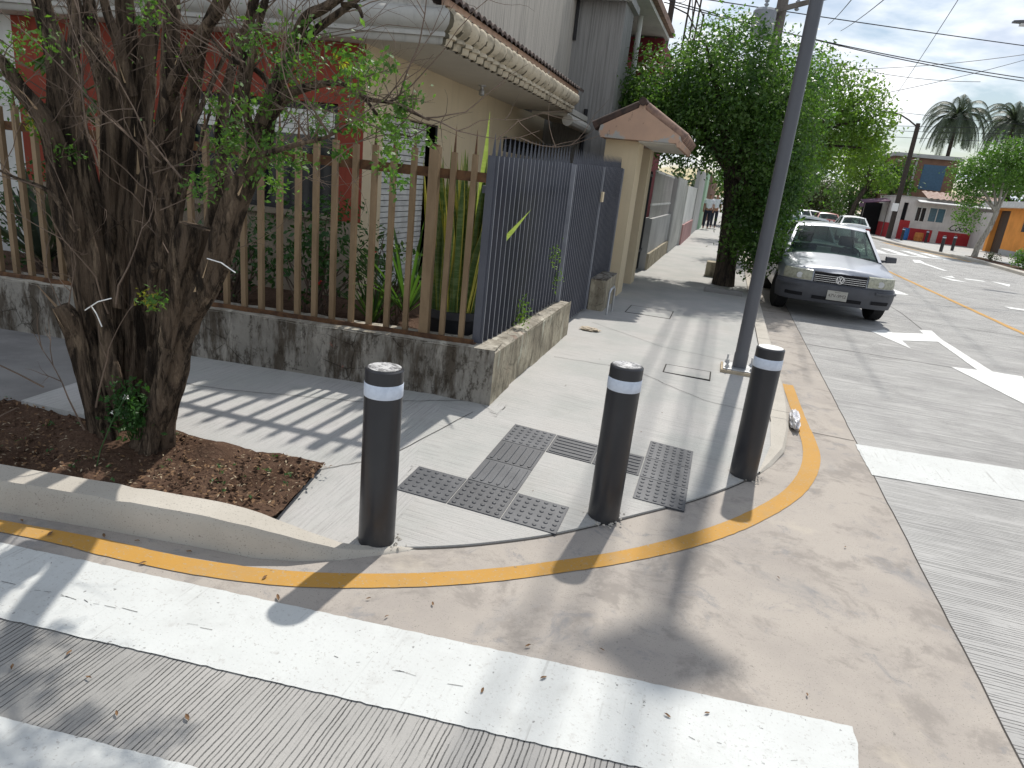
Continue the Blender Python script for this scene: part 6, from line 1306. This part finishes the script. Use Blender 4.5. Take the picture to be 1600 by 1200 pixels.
# ---------------------------------------------------------------- two people far along the pavement
def person(label, x, y, h, hd, shirt='shirt'):
    k = h / 1.72; t = thing('person', label, 'person', (x, y, .12), hd)
    def skin_mesh(nm, vs, es, mat, par, lv=1):
        me = bpy.data.meshes.new(nm); me.from_pydata([(v[0] * k, v[1] * k, v[2] * k) for v in vs], es, []); o = bpy.data.objects.new(nm, me); C.objects.link(o); o.parent = par
        mo = o.modifiers.new('skin', 'SKIN'); sv = me.skin_vertices[0].data
        for i, v in enumerate(vs): sv[i].radius = (v[3] * k, (v[4] if len(v) > 4 else v[3]) * k)
        sv[0].use_root = True; su = o.modifiers.new('sub', 'SUBSURF'); su.levels = lv; su.render_levels = lv
        me.materials.append(MAT[mat]); return o
    V = [(0, 0, .95, .13, .09), (0, 0, 1.15, .125, .085), (0, 0, 1.38, .15, .09), (0, 0, 1.47, .07), (0, .01, 1.55, .055), (0, .01, 1.62, .085, .095), (0, .01, 1.69, .06, .07),
         (.09, 0, .88, .085), (.10, .06, .48, .06), (.10, -.02, .09, .042), (.10, .10, .04, .04, .03), (-.09, 0, .88, .085), (-.10, -.05, .48, .06), (-.10, -.14, .10, .042), (-.10, -.02, .04, .04, .03),
         (.19, 0, 1.40, .052), (.24, .0, 1.14, .042), (.23, .10, .90, .033), (.23, .13, .82, .028), (-.19, 0, 1.40, .052), (-.24, 0, 1.14, .042), (-.23, -.06, .90, .033), (-.23, -.07, .82, .028)]
    E_ = [(0, 1), (1, 2), (2, 3), (3, 4), (4, 5), (5, 6), (0, 7), (7, 8), (8, 9), (9, 10), (0, 11), (11, 12), (12, 13), (13, 14), (2, 15), (15, 16), (16, 17), (17, 18), (2, 19), (19, 20), (20, 21), (21, 22)]
    skin_mesh('body', V, E_, 'skin', t)
    skin_mesh('shirt', [(0, 0, .93, .155, .115), (0, 0, 1.15, .15, .11), (0, 0, 1.38, .172, .112), (0, 0, 1.46, .09), (.19, 0, 1.41, .072), (.23, 0, 1.22, .062), (-.19, 0, 1.41, .072), (-.23, 0, 1.22, .062)], [(0, 1), (1, 2), (2, 3), (2, 4), (4, 5), (2, 6), (6, 7)], shirt, t)
    skin_mesh('trousers', [(0, 0, .95, .15, .115), (.09, 0, .86, .10), (.10, .06, .48, .078), (.10, -.02, .11, .062), (-.09, 0, .86, .10), (-.10, -.05, .48, .078), (-.10, -.14, .12, .062)], [(0, 1), (1, 2), (2, 3), (0, 4), (4, 5), (5, 6)], 'trousers', t)
    skin_mesh('hair', [(0, -.02, 1.63, .09, .085), (0, -.01, 1.70, .078, .085)], [(0, 1)], 'hair', t)
person('person in a white shirt and dark trousers walking away down the pavement', -.92, 35.5, 1.70, 0)
person('person in a white shirt half hidden by the dark tree, further down the pavement', -.62, 37.6, 1.74, 0)

# ---------------------------------------------------------------- across the street
far_b = [((11.35, 42.3), 'black banded bollard, left of the close pair on the far corner'), ((12.9, 46.0), 'black banded bollard, right of the close pair on the far corner'), ((12.0, 54.5), 'black banded bollard standing by the blue barrel at the shop'), ((13.8, 55.6), 'black banded bollard in front of the shop window')]
b0 = None
for (x, y), lab in far_b: b0 = bollard('bollard', (x, y, .12), lab, 'cap_white', .86, .085, 'bollards on the corner across the street')
shop = thing('corner_shop', 'white and red single-storey shop with tin canopy across the street', 'shop', (14, 57.6, .1))
m = MB(); m.box(11.75, 12.25, 57.6, 58, .13, 3.15); m.box(12.25, 12.55, 57.6, 58, 2.75, 3.15); m.box(12.55, 12.95, 57.6, 58, .13, 3.15)
for a, b in ((12.95, 13.15),): m.box(a, b, 57.6, 58, .13, 3.15)
m.box(13.15, 13.85, 57.6, 58, .13, 1.55); m.box(13.15, 13.85, 57.6, 58, 2.55, 3.15); m.box(13.85, 14.0, 57.6, 58, .13, 3.15); m.box(14.0, 15.1, 57.6, 58, .13, 1.6); m.box(14.0, 15.1, 57.6, 58, 2.6, 3.15); m.box(15.1, 18.5, 57.6, 58, .13, 3.15); m.box(11.75, 11.9, 58, 64, .13, 3.15)
m.build('wall', 'store_white', shop); m = MB(); m.box(12.3, 14.55, 57.57, 57.598, .13, 1.0); m.box(14.95, 18.5, 57.57, 57.598, .13, 1.0); m.box(11.72, 11.745, 57.6, 64, .13, 1.2); m.box(12.26, 12.94, 57.575, 57.6, .13, 1.5); m.build('red_dado', 'store_red', shop)
MB().box(12.25, 12.55, 57.75, 57.78, 1.5, 2.75).build('door', 'void', shop)
for a, b, z0, z1, mt in ((13.15, 13.85, 1.55, 2.55, 'glass_dark'), (14.0, 15.1, 1.6, 2.6, 'sky_window')):
    m = MB(); m.box(a, a + .05, 57.62, 57.70, z0, z1); m.box(b - .05, b, 57.62, 57.70, z0, z1); m.box((a + b) / 2 - .025, (a + b) / 2 + .025, 57.62, 57.70, z0, z1); m.box(a + .05, b - .05, 57.62, 57.7, z1 - .05, z1); f = m.build('window', 'shutter', shop); MB().box(a, b, 57.72, 57.74, z0, z1).build('pane', mt, f)
m = MB(); m.hull([(13.0, 56.6, 2.85), (18.6, 56.6, 2.85), (18.6, 57.6, 3.0), (13.0, 57.6, 3.0)], [(13.0, 56.6, 2.90), (18.6, 56.6, 2.90), (18.6, 57.6, 3.05), (13.0, 57.6, 3.05)]); m.build('canopy', 'tin_white', shop)
rows = [[(x, y, z + .03 * math.sin(x * 16)) for x in np.arange(13.6, 18.6, .05)] for y, z in ((57.2, 3.2), (59.6, 3.75))]; MB().grid(rows).build('tin_roof', 'tin', shop, smooth=True)
MB().box(11.7, 18.6, 57.55, 64, 3.151, 3.22).build('roof_slab', 'eave', shop)
cu = bpy.data.curves.new('sign', 'FONT'); cu.body = 'Coca-Cola'; cu.size = .62; cu.shear = .35; cu.extrude = .004; cu.space_character = .88; to = bpy.data.objects.new('sign', cu); C.objects.link(to)
me = bpy.data.meshes.new_from_object(to.evaluated_get(bpy.context.evaluated_depsgraph_get())); bpy.data.objects.remove(to); me.materials.clear(); me.materials.append(MAT['ink'])
o = bpy.data.objects.new('sign_lettering', me); C.objects.link(o); o.parent = shop; o.rotation_euler = (R(90), 0, 0); o.location = Vector((15.5, 57.592, 1.12)) - shop.location
def drum(name, label, cat, c, r, h, mat):
    m = MB(); m.lathe([(r * .86, 0), (r * .95, h * .05), (r, h * .3), (r * .97, h * .33), (r, h * .36), (r, h * .66), (r * .97, h * .69), (r * .95, h * .97), (r * .86, h), (r * .80, h - .02), (.01, h - .02)], c, 18); o = autosmooth(m.build(name, mat, None, c)); tag(o, label, cat)
drum('barrel', 'blue plastic barrel at the foot of the shop wall', 'barrel', (12.55, 56.3, .13), .24, .85, 'blue'); drum('barrel', 'orange tub in front of the red shop wall', 'barrel', (13.55, 56.7, .13), .30, .62, 'orange')
aw = thing('awning_stall', 'dark open stall with purple awning left of the shop', 'stall', (10.9, 61, .1)); m = MB(); m.hull([(9.9, 59.6, 2.45), (11.7, 59.6, 2.75), (11.7, 61.5, 2.95), (9.9, 61.5, 2.65)], [(9.9, 59.6, 2.52), (11.7, 59.6, 2.82), (11.7, 61.5, 3.02), (9.9, 61.5, 2.72)]); m.box(9.9, 9.93, 59.6, 61.5, 2.15, 2.44); m.build('awning', 'awning', aw)
MB().box(10.3, 11.7, 62.2, 62.4, .1, 2.6).build('back', 'void', aw)
m = MB(); m.tube([(10.0, 59.7, .1), (10.0, 59.7, 2.45)], .03, 6); m.tube([(11.65, 59.7, .1), (11.65, 59.7, 2.75)], .035, 6); m.build('posts', 'util_pole', aw)
bb = thing('brick_building', 'tall brick-brown building with blue upper panel behind the shop', 'building', (15.5, 70, 0)); MB().box(13.2, 18.3, 70, 78, 0, 6.8).build('wall', 'brick_wall', bb); MB().box(15.6, 17.4, 69.95, 69.998, 4.2, 6.3).build('panel', 'blue_panel', bb); MB().box(13.0, 18.5, 69.7, 78.2, 6.8, 7.1).build('parapet', 'grey_wall', bb); MB().box(13.5, 14.2, 69.96, 69.998, 4.3, 5.9).build('window', 'glass_dark', bb); MB().box(14.9, 15.05, 69.9, 69.998, 3.2, 6.9).build('pillar', 'grey_wall', bb)
og = thing('orange_house', 'orange house with a tall dark doorway behind the limed tree', 'house', (16.6, 50, .1))
m = MB(); m.box(16.45, 16.9, 52.0, 52.5, .13, 2.9); m.box(16.45, 16.9, 44, 49.6, .13, 2.9); m.box(16.46, 16.9, 49.6, 52.0, 2.75, 2.9); m.build('wall', 'orange_wall', og); MB().box(16.75, 16.8, 49.6, 52.0, .13, 2.75).build('door', 'wood_door', og); MB().box(15.9, 20, 44, 53.2, 2.9, 3.25).build('eave_slab', 'tin_white', og)
m = MB(); m.box(16.44, 16.449, 45.6, 47.2, 1.6, 2.5); m.build('window', 'glass_dark', og); MB().box(16.42, 16.448, 44, 49.59, .13, .45).build('base', 'grey_wall', og); MB().box(17, 22, 52.6, 57.5, .1, 2.6).build('rear_wing', 'store_white', og)
# far utility poles
for (x, y, h, lab) in ((11.45, 56.0, 8.0, 'dark leaning-lamp utility pole by the shop with a small white notice'), (12.3, 60.0, 8.3, 'second dark utility pole close beside the one with the notice')):
    t = thing('utility_pole', lab, 'utility pole', (x, y, .1)); MB().tube([(x, y, .05), (x, y, h)], [.19, .14], 10).build('pole', 'dark_pole', t, smooth=True)
    if y < 58:
        MB().tube([(x, y, h - .25), (x - .6, y, h + .15), (x - 1.3, y - .1, h + .48), (x - 1.75, y - .1, h + .55)], .05, 8).build('lamp_arm', 'dark_pole', t); m = MB(); m.hull([(x - 1.7, y - .2, h + .50), (x - 1.7, y + .05, h + .50), (x - 1.7, y + .05, h + .60), (x - 1.7, y - .2, h + .60)], [(x - 2.3, y - .18, h + .56), (x - 2.3, y + .03, h + .56), (x - 2.3, y + .03, h + .61), (x - 2.3, y - .18, h + .61)]); m.build('lamp_head', 'pole', t)
        MB().box(x - .32, x + .10, y - .22, y - .20, 2.05, 2.6).build('notice', 'cap_white', t)
sl2 = thing('street_lamp', 'lamp head on an arm reaching in at the upper right edge', 'lamp post', (11.9, 28, .1)); MB().tube([(11.9, 28, .1), (11.9, 28, 8.0)], [.09, .06], 12).build('pole', 'pole', sl2, smooth=True); MB().tube([(11.9, 28, 7.9), (10.5, 28, 8.05), (8.25, 28, 8.10)], .035, 8).build('arm', 'pole', sl2)
m = MB(); m.hull([(8.5, 27.88, 8.06), (8.5, 28.12, 8.06), (8.5, 28.12, 8.20), (8.5, 27.88, 8.20)], [(7.68, 27.9, 8.09), (7.68, 28.1, 8.09), (7.68, 28.1, 8.14), (7.68, 27.9, 8.14)]); m.build('lamp_head', 'pole', sl2); MB().box(7.9, 8.2, 27.92, 28.08, 8.0, 8.075).build('lens', 'lens', sl2)
for cx_, cz_ in ((-.08, 7.3), (.12, 7.9), (.36, 7.6), (.50, 8.3)):
    o = MB().tube([(cx_ + .01 * math.sin(k), 17.0 - k * 1.6, cz_ - .25 * math.sin(math.pi * k / 16)) for k in range(17)], .022, 6, False).build('overhead_cable', 'wire', None, (cx_, 17, cz_)); tag(o, 'thick cable bundle strung from the utility pole towards the corner, above the pavement', 'cable', 'cable bundles running along the pavement from the utility pole')
# overhead wires
for i, (a, b, sag) in enumerate(WIRES):
    if i == len(WIRES) - 1: continue
    A_, B_ = Vector(a), Vector(b); d = B_ - A_; A2 = A_ - d * .6; B2 = B_ + d * .4
    pts = []
    for k in range(25):
        u = k / 24; p = A2.lerp(B2, u); p.z -= sag * 4 * u * (1 - u) - sag * .8; pts.append(p)
    o = MB().tube(pts, .011 if A_.y < 25 else .014, 5, False).build('overhead_cable', 'wire', None, tuple(A2)); tag(o, 'thin black cable strung across the bright sky above the street', 'cable', 'overhead cables crossing the sky')
